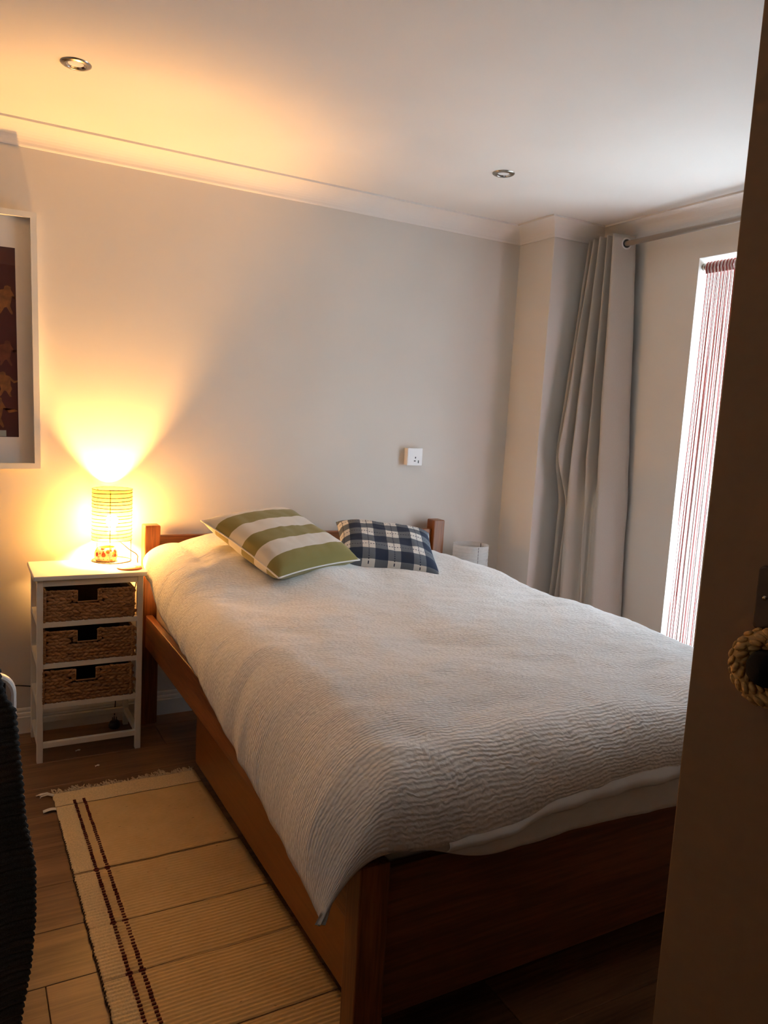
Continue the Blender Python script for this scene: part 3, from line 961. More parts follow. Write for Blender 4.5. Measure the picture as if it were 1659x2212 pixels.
for vk, vt in vs:
    r, ur = [], []
    for uk, ut in us:
        y = yH+(ysF-yH)*vt if vk == 'T' else ysF
        gF = vt if vk == 'F' else 0.0
        x = xsL if uk == 'L' else xsR if uk == 'R' else xsL+(xsR-xsL)*ut
        gL = ut if uk == 'L' else 0.0
        gR = ut if uk == 'R' else 0.0
        zt = float(ztop(x, y))
        yq = y-0.10*gF
        DL = max(0.05, zt-float(np.interp(yq, hem_y, hem_z)))
        DR = 0.24
        xq = x-0.16*gL
        DF = max(0.06, zt-float(np.interp(xq, foot_x, foot_z)))
        OL = (xsL-float(np.interp(yq, hem_xy, hem_x)))/0.982+0.008*fbm(y*6, 2.0)
        OF = 0.150-0.042*smooth01(np.array(gL*1.1-0.1))
        puff = 1.12
        dl = DL*((1-gF)*(1-math.cos(gL*math.pi/2))+gF*gL**1.4); df = DF*(1-math.cos(gF*math.pi/2)); drr = DR*(1-math.cos(gR*math.pi/2))
        drop = (dl**4+df**4+drr**4)**0.25
        X = x-OL*((1-gF)*math.sin(gL*math.pi/2*puff)+gF*gL*0.98)+0.10*math.sin(gR*math.pi/2*puff)
        Y = y-float(OF)*math.sin(gF*math.pi/2*puff)
        Z = zt-drop
        # soft rolls, creases and the sunk lines of the quilt
        n = 0.016*fbm(X*1.9, Y*1.7, 4.2, 2)+0.0070*fbm(X*5.2+Y*1.5, Y*7.0, 9.5, 3)+0.0022*fbm(X*13, Y*24, 2.2, 2)
        edge = max(gL, gF)
        n2 = 0.011*fbm(Y*9, X*3, 6.6, 2)*gL+0.010*fbm(X*9, Y*4, 5.5, 2)*gF
        Z += n*(1-0.55*edge)
        X += -n2*0.8*(gL > 0)
        Y += -n2*0.8*(gF > 0)
        r.append((X, Y, Z)); ur.append((x-0.30*gL+0.2*gR, y-0.17*gF))
    rows.append(r); uvr.append(ur)
duv = grid('duvet', np.array(rows)[:, ::-1], MT['duvet'], None, np.array(uvr)[:, ::-1])
md = duv.modifiers.new('fill', 'SOLIDIFY'); md.thickness = 0.010; md.offset = -1
tag(duv, 'crinkled white seersucker duvet spread over the bed', 'duvet')
# cotton hem of the opening at the foot
pts = []
rows = []
for i in range(140):
    x = 0.17+i/139*1.10
    zb = float(np.interp(x, foot_x, foot_z))
    lift = 0.016*smooth01((x-0.38)/0.2)*smooth01((0.95-x)/0.15)
    r = []
    for j in range(7):
        t = j/6
        wv = 0.004*math.sin(x*38+1.5*math.sin(x*11))+0.003*fbm(x*22, t, 1.0)
        r.append((x, -2.104-0.010*t-0.012*math.sin(t*math.pi)+wv*t, zb+0.012-0.030*t-lift*t*0.5+0.004*fbm(x*12, 3.0)*t))
    rows.append(r)
hm = grid('hem_band', np.array(rows), MT['sheet'], duv)
md = hm.modifiers.new('thick', 'SOLIDIFY'); md.thickness = 0.0018; md.offset = 0

# ------------------------------------------------------------------ cushions and pillow
def cushion(name, centre, ex, ey, sx, sy, thick, mat, label, cat, seed, group=None, pinch=0.035, piping=None, crown=0.55, n=44):
    ex = Vector(ex).normalized(); ey = Vector(ey); ey = (ey-ex*ey.dot(ex)).normalized(); ez = ex.cross(ey)
    R = Matrix((ex, ey, ez)).transposed()
    rt = root(name, centre, label, cat, group, rot=R, local=True)
    def shell(sgn):
        P = np.zeros((n+1, n+1, 3)); uv = np.zeros((n+1, n+1, 2))
        for j in range(n+1):
            for i in range(n+1):
                u, v = -1+2*i/n, -1+2*j/n
                ku, kv = 1-pinch*2*(1-v*v)**1.0*abs(u)**3, 1-pinch*2*(1-u*u)*abs(v)**3
                prof = (max(0, 1-u**4)*max(0, 1-v**4))**crown
                wr = 0.10*fbm(u*1.8+seed, v*1.8, seed)+0.05*fbm(u*5+seed, v*5, seed+4)
                ed = 1-max(abs(u), abs(v))
                rim = 0.004*fbm(u*4, v*4, seed+9)*(1 if ed < 0.1 else 0)
                P[j, i] = (u*sx/2*ku, v*sy/2*kv, sgn*thick/2*prof*(1+wr)+sgn*0.0015+rim*0)
                uv[j, i] = (i/n, j/n)
        return P, uv
    Pt, uv = shell(1)
    Pb, _ = shell(-1)
    grid('front', Pt, mat, rt, uv)
    b = grid('back', Pb[:, ::-1], mat, rt, uv[:, ::-1])
    if piping:
        loop = [Pt[0, i] for i in range(n)]+[Pt[j, n] for j in range(n)]+[Pt[n, n-i] for i in range(n)]+[Pt[n-j, 0] for j in range(n)]
        bm = bmesh.new()
        add_tube(bm, [(p[0], p[1], 0) for p in loop], 0.0032, 6, closed=True)
        from_bm('piping', bm, piping, rt, smooth=True)
    return rt
pil = cushion('pillow', (0.400, -0.300, 0.683), (1, 0, 0), (0, 1, 0.22), 0.67, 0.42, 0.12, MT['sheet'], 'plain white pillow tucked under the duvet at the headboard', 'pillow', 3.0)
cushion('striped_cushion', (0.446, -0.480, 0.838), (0.917, 0.397, 0.032), (-0.384, 0.86, 0.337), 0.45, 0.45, 0.125, MT['stripes'], 'olive and cream striped cushion lying on the duvet', 'cushion', 1.3, 'cushions on the bed', piping=MT['mat'])
cushion('plaid_cushion', (0.945, -0.430, 0.782), (0.925, -0.37, -0.085), (0.385, 0.87, 0.30), 0.43, 0.40, 0.125, MT['plaid'], 'navy and white plaid cushion leaning by the headboard', 'cushion', 5.7, 'cushions on the bed')

# ------------------------------------------------------------------ nightstand
nx0, nx1, ny0, ny1, zt = -0.431, -0.035, -0.331, -0.043, 0.707
ns = root('nightstand', ((nx0+nx1)/2, (ny0+ny1)/2, 0), 'narrow white wooden basket unit beside the bed', 'nightstand')
box('tabletop', nx0, nx1, ny0, ny1, zt-0.017, zt, MT['white_paint'], ns, 0.003)
lg = 0.021
lx0, lx1, ly0, ly1 = nx0+0.012, nx1-0.012, ny0+0.012, ny1-0.006
for x in (lx0, lx1-lg):
    for y in (ly0, ly1-lg):
        box('leg', x, x+lg, y, y+lg, 0, zt-0.017, MT['white_paint'], ns, 0.0015)
rail_z = [0.666, 0.513, 0.358, 0.205, 0.055]     # underside heights of the rails
rh = 0.020
for z in rail_z:
    box('front_rail', lx0+lg, lx1-lg, ly0+0.002, ly0+0.019, z, z+rh, MT['white_paint'], ns, 0.001)
    box('back_rail', lx0+lg, lx1-lg, ly1-0.019, ly1-0.002, z, z+rh, MT['white_paint'], ns, 0.001)
    for x in (lx0+0.002, lx1-0.019):
        box('side_rail', x, x+0.017, ly0+lg, ly1-lg, z, z+rh, MT['white_paint'], ns, 0.001)
for z in rail_z[1:4]:
    for x in (lx0+lg, lx1-lg-0.018):
        box('basket_runner', x, x+0.018, ly0+lg, ly1-lg, z+0.002, z+0.014, MT['white_paint'], ns, 0.001)

# woven baskets
def strand(bm, p, d, L, r, up, tilt):
    """one slanted lump of a twisted strand."""
    d = Vector(d); up = Vector(up); nrm = d.cross(up)
    a = (d*math.cos(tilt)+up*math.sin(tilt)); b = nrm; c = a.cross(b)
    p = Vector(p)
    k = 6
    rings = []
    for t, s in ((-0.72, 0.55), (-0.3, 0.98), (0.3, 0.98), (0.72, 0.55)):
        rings.append([bm.verts.new(p+a*L*t+(b*math.cos(2*math.pi*q/k)*0.75+c*math.sin(2*math.pi*q/k))*r*s) for q in range(k)])
    for i in range(3):
        for q in range(k):
            bm.faces.new((rings[i][q], rings[i][(q+1) % k], rings[i+1][(q+1) % k], rings[i+1][q]))
    bm.faces.new(rings[0][::-1]); bm.faces.new(rings[-1])

def basket(z0, z1, x0, x1, y0, y1, label, seed, hole):
    rg = random.Random(seed)
    rt = root('woven_basket', ((x0+x1)/2, (y0+y1)/2, z0), label, 'basket', 'seagrass baskets in the white unit')
    t = 0.006
    hx0, hx1, hz0, hz1 = hole
    bm = bmesh.new()
    add_box(bm, x0+t, x1-t, y0+t, y1-t, z0, z0+0.006)
    add_box(bm, x0+t, x0+2*t, y0+t, y1-t, z0+0.006, z1)
    add_box(bm, x1-2*t, x1-t, y0+t, y1-t, z0+0.006, z1)
    add_box(bm, x0+2*t, x1-2*t, y1-2*t, y1-t, z0+0.006, z1)
    # front lining with the hand hole left open
    add_box(bm, x0+2*t, hx0, y0+t, y0+2*t, z0+0.006, z1)
    add_box(bm, hx1, x1-2*t, y0+t, y0+2*t, z0+0.006, z1)
    add_box(bm, hx0, hx1, y0+t, y0+2*t, z0+0.006, hz0)
    
    from_bm('body', bm, MT['wicker_in'], rt)
    bm = bmesh.new()
    nrow = 9
    rhh = (z1-z0)/nrow
    for k in range(nrow):
        zc = z0+(k+0.5)*rhh
        tilt = 0.42 if k % 2 else -0.42
        x = x0+rg.uniform(0.004, 0.012)
        while x < x1-0.006:
            L = rg.uniform(0.022, 0.032)
            if not (hx0-L*0.62 < x+L*0.35 < hx1+L*0.62 and hz0-rhh*0.25 < zc < hz1+0.02):
                strand(bm, (x+L*0.35, y0+t*0.4+rg.uniform(-.0012, .0012), zc+rg.uniform(-.001, .001)), (1, 0, 0), L*0.78, rhh*0.60, (0, 0, 1), tilt+rg.uniform(-.12, .12))
            x += L*0.72
        for xs in (x0+t*0.4, x1-t*0.4):
            y = y0+0.008
            while y < y1-0.01:
                strand(bm, (xs, y, zc), (0, 1, 0), 0.024, rhh*0.58, (0, 0, 1), tilt)
                y += 0.023
    o = from_bm('weave', bm, MT['wicker'], rt, smooth=True); o['kind'] = 'stuff'
    # bound edge of the hand hole
    bm = bmesh.new()
    add_tube(bm, [(hx0, y0+0.001, z1), (hx0, y0-0.0005, hz0+0.004), (hx0+0.004, y0-0.0005, hz0), (hx1-0.004, y0-0.0005, hz0), (hx1, y0-0.0005, hz0+0.004), (hx1, y0+0.001, z1)], 0.0032, 6)
    for q in range(2):
        for k in range(4):
            strand(bm, ((hx0-0.006, hx1+0.006)[q], y0+0.0015, hz0+(k+0.5)*(z1-hz0)/4), (1, 0, 0), 0.012, 0.0062, (0, 0, 1), 0.3)
    from_bm('hand_hole_edge', bm, MT['wicker'], rt, smooth=True)
    # plaited corners and rim
    for xs in (x0+0.002, x1-0.002):
        bm = bmesh.new()
        for k in range(12):
            strand(bm, (xs, y0-0.0005, z0+(k+0.5)*(z1-z0)/12), (0, 0, 1), 0.011, 0.0062, (1, 0, 0), 0.5)
        from_bm('corner_plait', bm, MT['wicker'], rt, smooth=True)
    for xa_, xb_ in ((x0+0.008, hx0-0.004), (hx1+0.006, x1-0.004)):
        bm = bmesh.new()
        x = xa_
        while x < xb_:
            strand(bm, (x, y0+0.003, z1-0.002), (1, 0, 0), 0.014, 0.0058, (0, 1, 0), 0.4)
            x += 0.0125
        from_bm('rim', bm, MT['wicker'], rt, smooth=True)
    for xs in (x0+0.003, x1-0.003):
        bm = bmesh.new()
        y = y0+0.008
        while y < y1-0.004:
            strand(bm, (xs, y, z1-0.002), (0, 1, 0), 0.014, 0.0056, (1, 0, 0), 0.4)
            y += 0.0125
        from_bm('rim', bm, MT['wicker'], rt, smooth=True)
    return rt
bx0, bx1 = lx0+lg+0.003, lx1-lg-0.013
by0, by1 = ly0+0.004, ly1-0.03
hc = (bx0+bx1)/2-0.008
names = ['top woven seagrass basket of the white bedside unit', 'middle woven seagrass basket of the white bedside unit', 'lowest woven seagrass basket of the white bedside unit']
for k, zr in enumerate((0.513, 0.358, 0.205)):
    z0 = zr+rh+0.0015
    z1 = z0+(0.112, 0.115, 0.120)[k]
    dxs = (0.0, 0.0, -0.004)[k]
    basket(z0, z1, bx0+dxs, bx1+dxs, by0, by1, names[k], 11+k, (hc-0.037+dxs, hc+0.037+dxs, z1-0.044, z1-0.008))

# ------------------------------------------------------------------ bedside lamp
def paper_lamp(name, cx, cy, z0, zb, zt_, R, label, lit, nring, mat, cat='lamp'):
    rt = root(name, (cx, cy, z0), label, cat)
    sh = lathe('lamp_shade', [(R, zb), (R*1.006, zb+(zt_-zb)*0.25), (R*1.006, zb+(zt_-zb)*0.75), (R, zt_)], cx, cy, mat, rt, 48)
    n = 48
    bm = bmesh.new()
    add_tube(bm, [(R*1.004*math.cos(2*math.pi*q/n), R*1.004*math.sin(2*math.pi*q/n), 0) for q in range(n)], 0.0015, 5, closed=True)
    me = bpy.data.meshes.new('shade_ring'); bmesh.ops.recalc_face_normals(bm, faces=bm.faces[:]); bm.to_mesh(me); bm.free()
    me.materials.append(MT['wire'] if lit else MT['shade_off'])
    rg = random.Random(7)
    for k in range(nring):
        f = (k+0.0)/(nring-1)
        o = link('shade_ring', me, None, sh, Vector((cx, cy, zb+(zt_-zb)*f)))
        if 0 < k < nring-1:
            o.rotation_euler = (rg.uniform(-.03, .03), rg.uniform(-.03, .03), 0)
    bm = bmesh.new()
    add_tube(bm, [(cx+(R-0.002)*math.cos(2*math.pi*q/n), cy+(R-0.002)*math.sin(2*math.pi*q/n), z0+0.0025) for q in range(n)], 0.0025, 6, closed=True)
    from_bm('base_ring', bm, MT['wire'], rt, smooth=True)
    return rt, sh
LX, LY = -0.125, -0.0865
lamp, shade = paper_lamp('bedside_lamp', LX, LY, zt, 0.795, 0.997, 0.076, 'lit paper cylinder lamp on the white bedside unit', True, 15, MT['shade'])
for a in (-105, -20, 130):
    a = math.radians(a)
    c, s = math.cos(a), math.sin(a)
    tube('wire_leg', [(LX+0.074*c, LY+0.074*s, zt+0.0025), (LX+0.0735*c, LY+0.0735*s, 0.90), (LX+0.073*c, LY+0.073*s, 0.99)], 0.0016, MT['wire'], lamp, 6)
for a in (-105, -20, 130):
    a = math.radians(a)
    tube('holder_arm', [(LX+0.073*math.cos(a), LY+0.073*math.sin(a), 0.80), (LX+0.018*math.cos(a), LY+0.018*math.sin(a), 0.81)], 0.0013, MT['wire'], lamp, 6)
lathe('bulb_holder', [(0.001, 0.795), (0.016, 0.795), (0.018, 0.80), (0.017, 0.826), (0.012, 0.832), (0.001, 0.832)], LX, LY, MT['socket'], lamp, 20)
blb = lathe('bulb', [(0.010, 0.833), (0.012, 0.842), (0.020, 0.854), (0.0235, 0.868), (0.021, 0.882), (0.012, 0.892), (0.0005, 0.895)], LX, LY, MT['bulb'], lamp, 20)
cord = [(LX+0.01, LY, 0.80), (LX+0.030, LY-0.035, 0.785), (LX+0.060, LY-0.045, 0.758), (LX+0.088, LY-0.030, 0.738), (LX+0.105, LY+0.01, 0.716), (LX+0.112, LY+0.055, 0.700), (LX+0.112, LY+0.068, 0.60), (LX+0.05, LY+0.066, 0.30), (LX+0.03, LY+0.062, 0.03)]
def smooth_path(p, n=6):
    return [Vector(q) for q in catmull(p, n)]
tube('cord', smooth_path(cord), 0.0022, MT['black'], lamp, 6)

# candle holder inside the lamp frame
ch = root('candle_holder', (-0.145, -0.085, zt), 'red amber and grey spotted glass candle holder under the lamp', 'candle holder')
CX, CY = -0.147, -0.088
lathe('bowl', [(0.001, zt+0.001), (0.036, zt+0.001), (0.042, zt+0.008), (0.0445, zt+0.022), (0.043, zt+0.038), (0.037, zt+0.052), (0.033, zt+0.058)], CX, CY, MT['mosaic'], ch, 36)
lathe('inner_wall', [(0.033, zt+0.058), (0.031, zt+0.058), (0.036, zt+0.048), (0.040, zt+0.032), (0.040, zt+0.02)], CX, CY, MT['amber'], ch, 36)
lathe('candle', [(0.0005, zt+0.034), (0.039, zt+0.034), (0.039, zt+0.004)], CX, CY, MT['wax'], ch, 36)
tube('wick', [(CX, CY, zt+0.034), (CX+0.002, CY, zt+0.046)], 0.0008, MT['black'], ch, 5)

# coaster
co = root('coaster', (-0.083, -0.248, zt), 'round orange coaster with a cream centre on the bedside unit', 'coaster')
KX, KY, KR = -0.086, -0.250, 0.047
lathe('disc', [(0.0005, zt+0.0004), (KR, zt+0.0004), (KR, zt+0.0044), (KR*0.99, zt+0.005), (0.0005, zt+0.005)], KX, KY, MT['coaster'], co, 40)
lathe('centre_print', [(0.0005, zt+0.0053), (KR*0.52, zt+0.0053)], KX, KY, MT['coaster_in'], co, 32)
bm = bmesh.new()
for k in range(5):
    a = k*1.3
    add_tube(bm, [(KX-0.016+0.006*k, KY+0.006*math.sin(a*2), zt+0.0055), (KX-0.010+0.006*k, KY+0.008*math.cos(a), zt+0.0055), (KX-0.006+0.005*k, KY-0.004, zt+0.0055)], 0.0007, 5)
from_bm('printed_drawing', bm, MT['coaster_print'], co)
tube('printed_border', [(KX+KR*0.76*math.cos(2*math.pi*q/36), KY+KR*0.76*math.sin(2*math.pi*q/36), zt+0.0050) for q in range(36)], 0.0008, MT['coaster_in'], co, 5, closed=True)

# ------------------------------------------------------------------ tall paper lamp beyond the bed
fl2, sh2 = paper_lamp('paper_floor_lamp', 1.592, -0.150, 0.0, 0.03, 0.730, 0.089, 'unlit white paper cylinder lamp on the far side of the bed', False, 44, MT['shade_off'])
for a in (20, 140, 260):
    a = math.radians(a)
    c, s = math.cos(a), math.sin(a)
    tube('wire_leg', [(1.592+0.088*c, -0.150+0.088*s, 0.0025), (1.592+0.088*c, -0.150+0.088*s, 0.728)], 0.0016, MT['wire'], fl2, 6)
lathe('bulb_holder', [(0.001, 0.003), (0.03, 0.003), (0.03, 0.03), (0.018, 0.04), (0.018, 0.09), (0.001, 0.09)], 1.592, -0.150, MT['socket'], fl2, 20)

# ------------------------------------------------------------------ rug
RA = math.radians(0.6)
rug = root('woven_rug', (-0.14, -1.35, 0), 'beige flat woven rug with maroon stitched lines beside the bed', 'rug')
rx0, rx1, ry0, ry1 = -0.393, 0.092, -2.05, -0.590
seams = [-0.683, -1.095, -1.353, -1.552, -1.805]
def rug_x(x, y):
    return x+(-(y+0.6))*0.012
def rug_z(x, y):
    z = 0.0075+0.0022*fbm(x*6, y*6, 2.0)
    for k, s in enumerate(seams):
        z -= 0.0026*math.exp(-((y-s)/0.006)**2)
    z += 0.0011*math.sin(y*2*math.pi/0.0125)*min(1, max(0.15, (-0.8-y)/0.5))
    return z
ys = np.arange(ry1, ry0, -0.0026)
def rug_part(name, xa, xb, nx, mat, ya, yb, dz=0.0):
    yy = ys[(ys <= ya) & (ys >= yb)]
    P = np.array([[(rug_x(x, y)+(0.003*fbm(y*30, 1.0) if abs(x-rx0) < 1e-6 else 0), y, rug_z(x, y)+dz) for x in np.linspace(xa, xb, nx)] for y in yy])
    o = grid(name, P[:, ::-1], mat, rug)
    md = o.modifiers.new('thick', 'SOLIDIFY'); md.thickness = 0.0045; md.offset = -1
    return o
rug_part('field', rx0+0.058, rx1, 24, MT['rug'], seams[0], ry0)
rug_part('side_border', rx0, rx0+0.058, 8, MT['rug_band'], seams[0], ry0, 0.0004)
rug_part('end_border', rx0, rx1, 30, MT['rug_band'], ry1, seams[0], 0.0)
# seams: flat brown cords in pairs across the rug
for s in seams:
    bm = bmesh.new()
    for d in ((-0.003, 0.003) if s != seams[0] else (0,)):
        add_tube(bm, [(rug_x(x, s), s+d+0.0012*fbm(x*14, s*10), rug_z(x, s)+0.0008) for x in np.linspace(rx0, rx1, 40)], 0.0011 if s != seams[0] else 0.0008, 5)
    from_bm('seam_cord', bm, MT['rug_seam'], rug)
# maroon running stitches, two lines along the left side
bm = bmesh.new()
for xs, tilt in ((rx0+0.061, 0.0), (rx0+0.091, 0.0)):
    y = ry1-0.075
    while y > ry0+0.01:
        x = rug_x(xs, y)
        add_box(bm, x-0.0045+random.uniform(-.001, .001), x+0.0045+random.uniform(-.001, .001), y-0.0021, y+0.0021, 0.0050, 0.0112)
        y -= 0.0118+random.uniform(-.0012, .0012)
o = from_bm('running_stitch', bm, MT['stitch'], rug); o['kind'] = 'stuff'
bm = bmesh.new()
for xs in (rx0+0.061, rx0+0.091):
    for s in seams[1:]:
        x = rug_x(xs, s)
        add_box(bm, x-0.008, x+0.008, s-0.006, s+0.006, 0.005, rug_z(xs, s)+0.0035, 0.002, 1)
from_bm('stitch_knot', bm, MT['stitch'], rug)
bm = bmesh.new()
y = seams[0]-0.10
while y > ry0+0.01:
    x = rug_x(rx0, y)+0.003*fbm(y*30, 1.0)
    add_box(bm, x-0.0028, x+0.0018, y-0.0028, y+0.0028, 0.001, 0.0090, 0.0008, 1)
    y -= 0.0125+random.uniform(-.002, .002)
o = from_bm('edge_binding', bm, MT['rug_edge'], rug); o['kind'] = 'stuff'
# fringe
bm = bmesh.new()
rg = random.Random(9)
x = rx0+0.002
while x < rx1:
    dens = fbm(x*11, 4.0, 0, 2)
    L = 0.018+0.046*max(0.0, 0.45+1.1*dens)
    y0_ = ry1-0.001
    a = rg.uniform(-1.1, 1.1)
    p = Vector((x, y0_, 0.006))
    pts = [p.copy()]
    for q in range(5):
        a += rg.uniform(-0.8, 0.8)
        p = p+Vector((math.sin(a)*0.6, math.cos(a)*0.9, 0))*L/5
        p.z = 0.0035+rg.uniform(0, 0.010)*(0.3+max(0, dens))
        pts.append(p.copy())
    add_tube(bm, pts, lambda t: 0.0025-0.0008*t, 5)
    x += rg.uniform(0.0022, 0.0040)
o = from_bm('fringe', bm, MT['fringe'], rug, smooth=True); o['kind'] = 'stuff'
# tassel at the corner and the white label
bm = bmesh.new()
for k in range(7):
    dy = rg.uniform(-.008, .010)
    add_tube(bm, [(rx0+0.004, ry1-0.010+dy*0.6, 0.006), (rx0-0.015, ry1+0.002+dy, 0.010), (rx0-0.035, ry1+0.006+dy*1.3, 0.006), (rx0-0.052+rg.uniform(0, .022), ry1+0.004+dy*1.5, 0.003)], 0.0022, 5)
from_bm('corner_tassel', bm, MT['tag'], rug, smooth=True)
P = np.array([[(rx0+0.004-u*0.042, seams[0]-0.022+v*0.018+u*0.002, 0.0055+0.003*math.sin(u*4)) for u in np.linspace(0, 1, 8)] for v in np.linspace(0, 1, 4)])
o = grid('care_label', P, MT['tag'], rug)
md = o.modifiers.new('thick', 'SOLIDIFY'); md.thickness = 0.001

# ------------------------------------------------------------------ small things on the floor and wall
pl = root('plug_adapter', (-0.105, -0.085, 0), 'black plug adapter lying on the floor under the bedside unit', 'plug')
lathe('plug_body', [(0.0005, 0.0005), (0.020, 0.0005), (0.024, 0.006), (0.024, 0.018), (0.016, 0.030), (0.0005, 0.032)], -0.105, -0.085, MT['black'], pl, 20)
for dx, dy in ((-0.008, 0), (0.008, 0), (0, 0.01)):
    box('pin', -0.105+dx-0.002, -0.105+dx+0.002, -0.085+dy-0.003, -0.085+dy+0.003, 0.031, 0.046, MT['chrome'], pl, 0.0005)
wc = tube('wall_cable', [(-0.95, -0.0195, 0.225), (-0.60, -0.0195, 0.213), (-0.463, -0.0195, 0.204), (-0.40, -0.0195, 0.192), (-0.20, -0.0195, 0.13), (-0.12, -0.0195, 0.11)], 0.0028, MT['black'], None, 6)
tag(wc, 'thin black cable along the wall behind the bedside unit', 'cable')
for x, y, s, lb in ((-0.269, -0.258, 0.009, 'tiny white paper scrap on the floor under the bedside unit'), (-0.222, -0.417, 0.008, 'tiny curled white scrap on the floor before the bedside unit')):
    P = np.array([[(x+u*s, y+v*s*0.6+0.3*u*s, 0.001+0.003*abs(math.sin(u*2+v))) for u in np.linspace(-1, 1, 6)] for v in np.linspace(-1, 1, 4)])
    o = grid('paper_scrap', P, MT['paper'])
    md = o.modifiers.new('thick', 'SOLIDIFY'); md.thickness = 0.0006; md.offset = 1
    tag(o, lb, 'paper scrap')

# ------------------------------------------------------------------ white chair with the dark ribbed throw
chx0, chx1, chy = -1.02, -0.572, -1.755
chr_ = root('plastic_chair', ((chx0+chx1)/2, chy+0.2, 0), 'white plastic chair under the dark throw, one corner showing', 'chair')
def rrect(x0, x1, z0, z1, r, n=8):
    pts = []
    for cx_, cz_, a0 in ((x1-r, z1-r, 0), (x0+r, z1-r, 90), (x0+r, z0+r, 180), (x1-r, z0+r, 270)):
        for k in range(n+1):
            a = math.radians(a0+90*k/n)
            pts.append((cx_+r*math.cos(a), cz_+r*math.sin(a)))
    return pts
bm = bmesh.new(); prism(bm, rrect(chx0, chx1, 0.46, 0.842, 0.040), chy-0.014, chy+0.014, 'y')
bk = from_bm('backrest', bm, MT['chair'], chr_)
md = bk.modifiers.new('bev', 'BEVEL'); md.width = 0.009; md.segments = 3; md.limit_method = 'ANGLE'
box('back_slot', chx1-0.026, chx1-0.018, chy-0.0155, chy-0.010, 0.795, 0.826, MT['wicker_in'], bk, 0.001)
bm = bmesh.new(); prism(bm, [(x, y) for x, y in rrect(chx0+0.01, chx1-0.01, chy+0.016, chy+0.42, 0.05)], 0.44, 0.465, 'z')
from_bm('seat', bm, MT['chair'], chr_)
for x, y in ((chx0+0.04, chy+0.04), (chx1-0.04, chy+0.04), (chx0+0.04, chy+0.38), (chx1-0.04, chy+0.38)):
    tube('leg', [(x, y, 0.44), (x, y, 0.0)], 0.014, MT['chair'], chr_, 10)
# throw
ez = np.array([0.0, 0.161, 0.263, 0.365, 0.468, 0.554, 0.636, 0.78, 0.802, 0.86])
ex_ = np.array([-.575, -.568, -.552, -.544, -.544, -.560, -.565, -.577, -.592, -.604])
rows = []
L1 = 0.835
nrows = 330
for j in range(nrows):
    s = j/(nrows-1)*(L1+0.05+0.40)
    rr = []
    for i in range(46):
        t = i/45
        if s < L1:
            z = 0.02+s
            yb_ = chy-0.024
        elif s < L1+0.05:
            a = (s-L1)/0.05*math.pi
            z = 0.855+0.014*math.sin(a)
            yb_ = chy-0.024*math.cos(a)
        else:
            z = 0.855-(s-L1-0.05)
            yb_ = chy+0.024
        xr_ = float(np.interp(z, ez, ex_))
        x = -1.0+(xr_+1.0)*t
        sg = -1 if s < L1+0.025 else 1
        fold = 0.020*(0.5+0.5*math.sin(t*16+z*3.0+1.2*math.sin(z*5)))*min(1, (0.87-z)/0.15)
        rib = 0.0055*abs(math.sin(s*math.pi/0.0132))
        rr.append((x+rib*0.8*(t > 0.97), yb_+sg*(fold*0.9+rib), z))
    rows.append(rr)
th = grid('ribbed_throw', np.array(rows), MT['throw'])
md = th.modifiers.new('thick', 'SOLIDIFY'); md.thickness = 0.004; md.offset = 0
tag(th, 'black ribbed knit throw hanging over the white chair', 'throw')

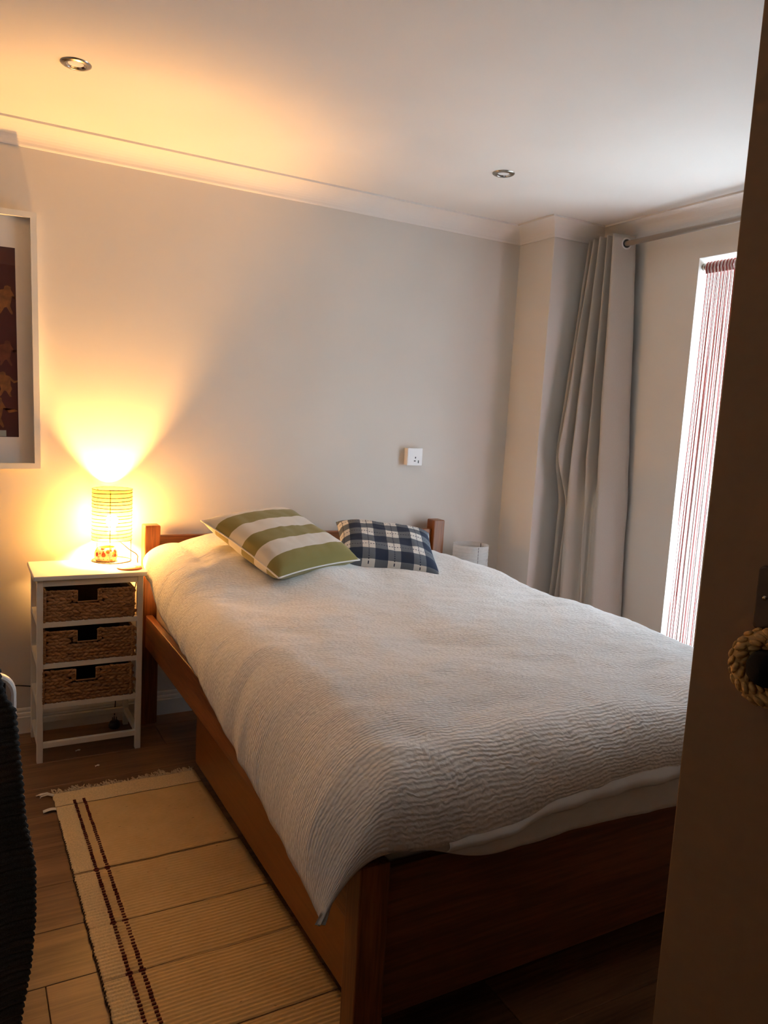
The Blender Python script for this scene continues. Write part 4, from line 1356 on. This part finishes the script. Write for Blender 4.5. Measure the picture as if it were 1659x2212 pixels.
# ------------------------------------------------------------------ open door at the right
DA = math.radians(78)
e = Vector((0.207, -2.590, 0))
ux = Vector((math.cos(DA), -math.sin(DA), 0))     # from latch edge to hinge
nz = Vector((-math.sin(DA), -math.cos(DA), 0))    # out of the visible face
Rm = Matrix((ux, nz, Vector((0, 0, 1)))).transposed()
dr = root('door_1', e, rot=Rm, local=True); dr['kind'] = 'structure'
box('door_leaf', 0, 0.86, -0.040, 0, 0.006, 1.985, MT['door'], dr, 0.002)
def rr_plate(name, x0, x1, z0, z1, r, y0, y1, mat, parent, bev=0.003):
    bm = bmesh.new(); prism(bm, rrect(x0, x1, z0, z1, r, 6), y0, y1, 'y')
    o = from_bm(name, bm, mat, parent)
    md = o.modifiers.new('bev', 'BEVEL'); md.width = bev; md.segments = 3; md.limit_method = 'ANGLE'
    return o
pt = rr_plate('door_plate', 0.076, 0.150, 1.104, 1.186, 0.008, 0.0002, 0.008, MT['plate'], dr)
bm = bmesh.new(); add_tube(bm, [(0.0885, 0.0075, 1.146), (0.0885, 0.0092, 1.146)], 0.003, 10)
from_bm('screw', bm, MT['chrome'], pt, smooth=True)
kb = lathe('ring_hole_knob', [(0.0005, 0.0), (0.012, 0.0), (0.011, 0.016), (0.019, 0.022), (0.023, 0.032), (0.019, 0.042), (0.0005, 0.046)], 0, 0, MT['knob'], None, 24)  # added knob, its black stands for the ring's dark hole
kb.parent = dr
kb.rotation_euler = (math.radians(-90), 0, 0)
kb.location = (0.108, 0.024, 1.064)
# woven straw ring round the added black knob
wr = root('straw_ring', e, 'small woven straw ring round a black knob standing in for its dark hole', 'straw ring', rot=Rm, local=True)
RC = Vector((0.108, 0.018, 1.062))
RO, TRr = 0.037, 0.0135
bm = bmesh.new()
n = 40
add_tube(bm, [RC+Vector((RO*math.cos(2*math.pi*q/n), 0, RO*math.sin(2*math.pi*q/n))) for q in range(n)], TRr*0.82, 10, closed=True)
from_bm('ring_core', bm, MT['straw'], wr, smooth=True)
bm = bmesh.new()
for k in range(34):
    a = 2*math.pi*k/34
    for ph in (0, 2.09, 4.19):
        b = ph+k*0.55
        c = RC+Vector((math.cos(a), 0, math.sin(a)))*(RO+TRr*math.cos(b)*0.85)+Vector((0, TRr*math.sin(b)*0.85, 0))
        d = Vector((-math.sin(a), 0, math.cos(a)))
        radial = Vector((math.cos(a), 0, math.sin(a)))*math.cos(b)+Vector((0, math.sin(b), 0))
        strand(bm, c, d, 0.0105, 0.0042, radial.cross(d), 0.55)
o = from_bm('plait', bm, MT['straw'], wr, smooth=True); o['kind'] = 'stuff'
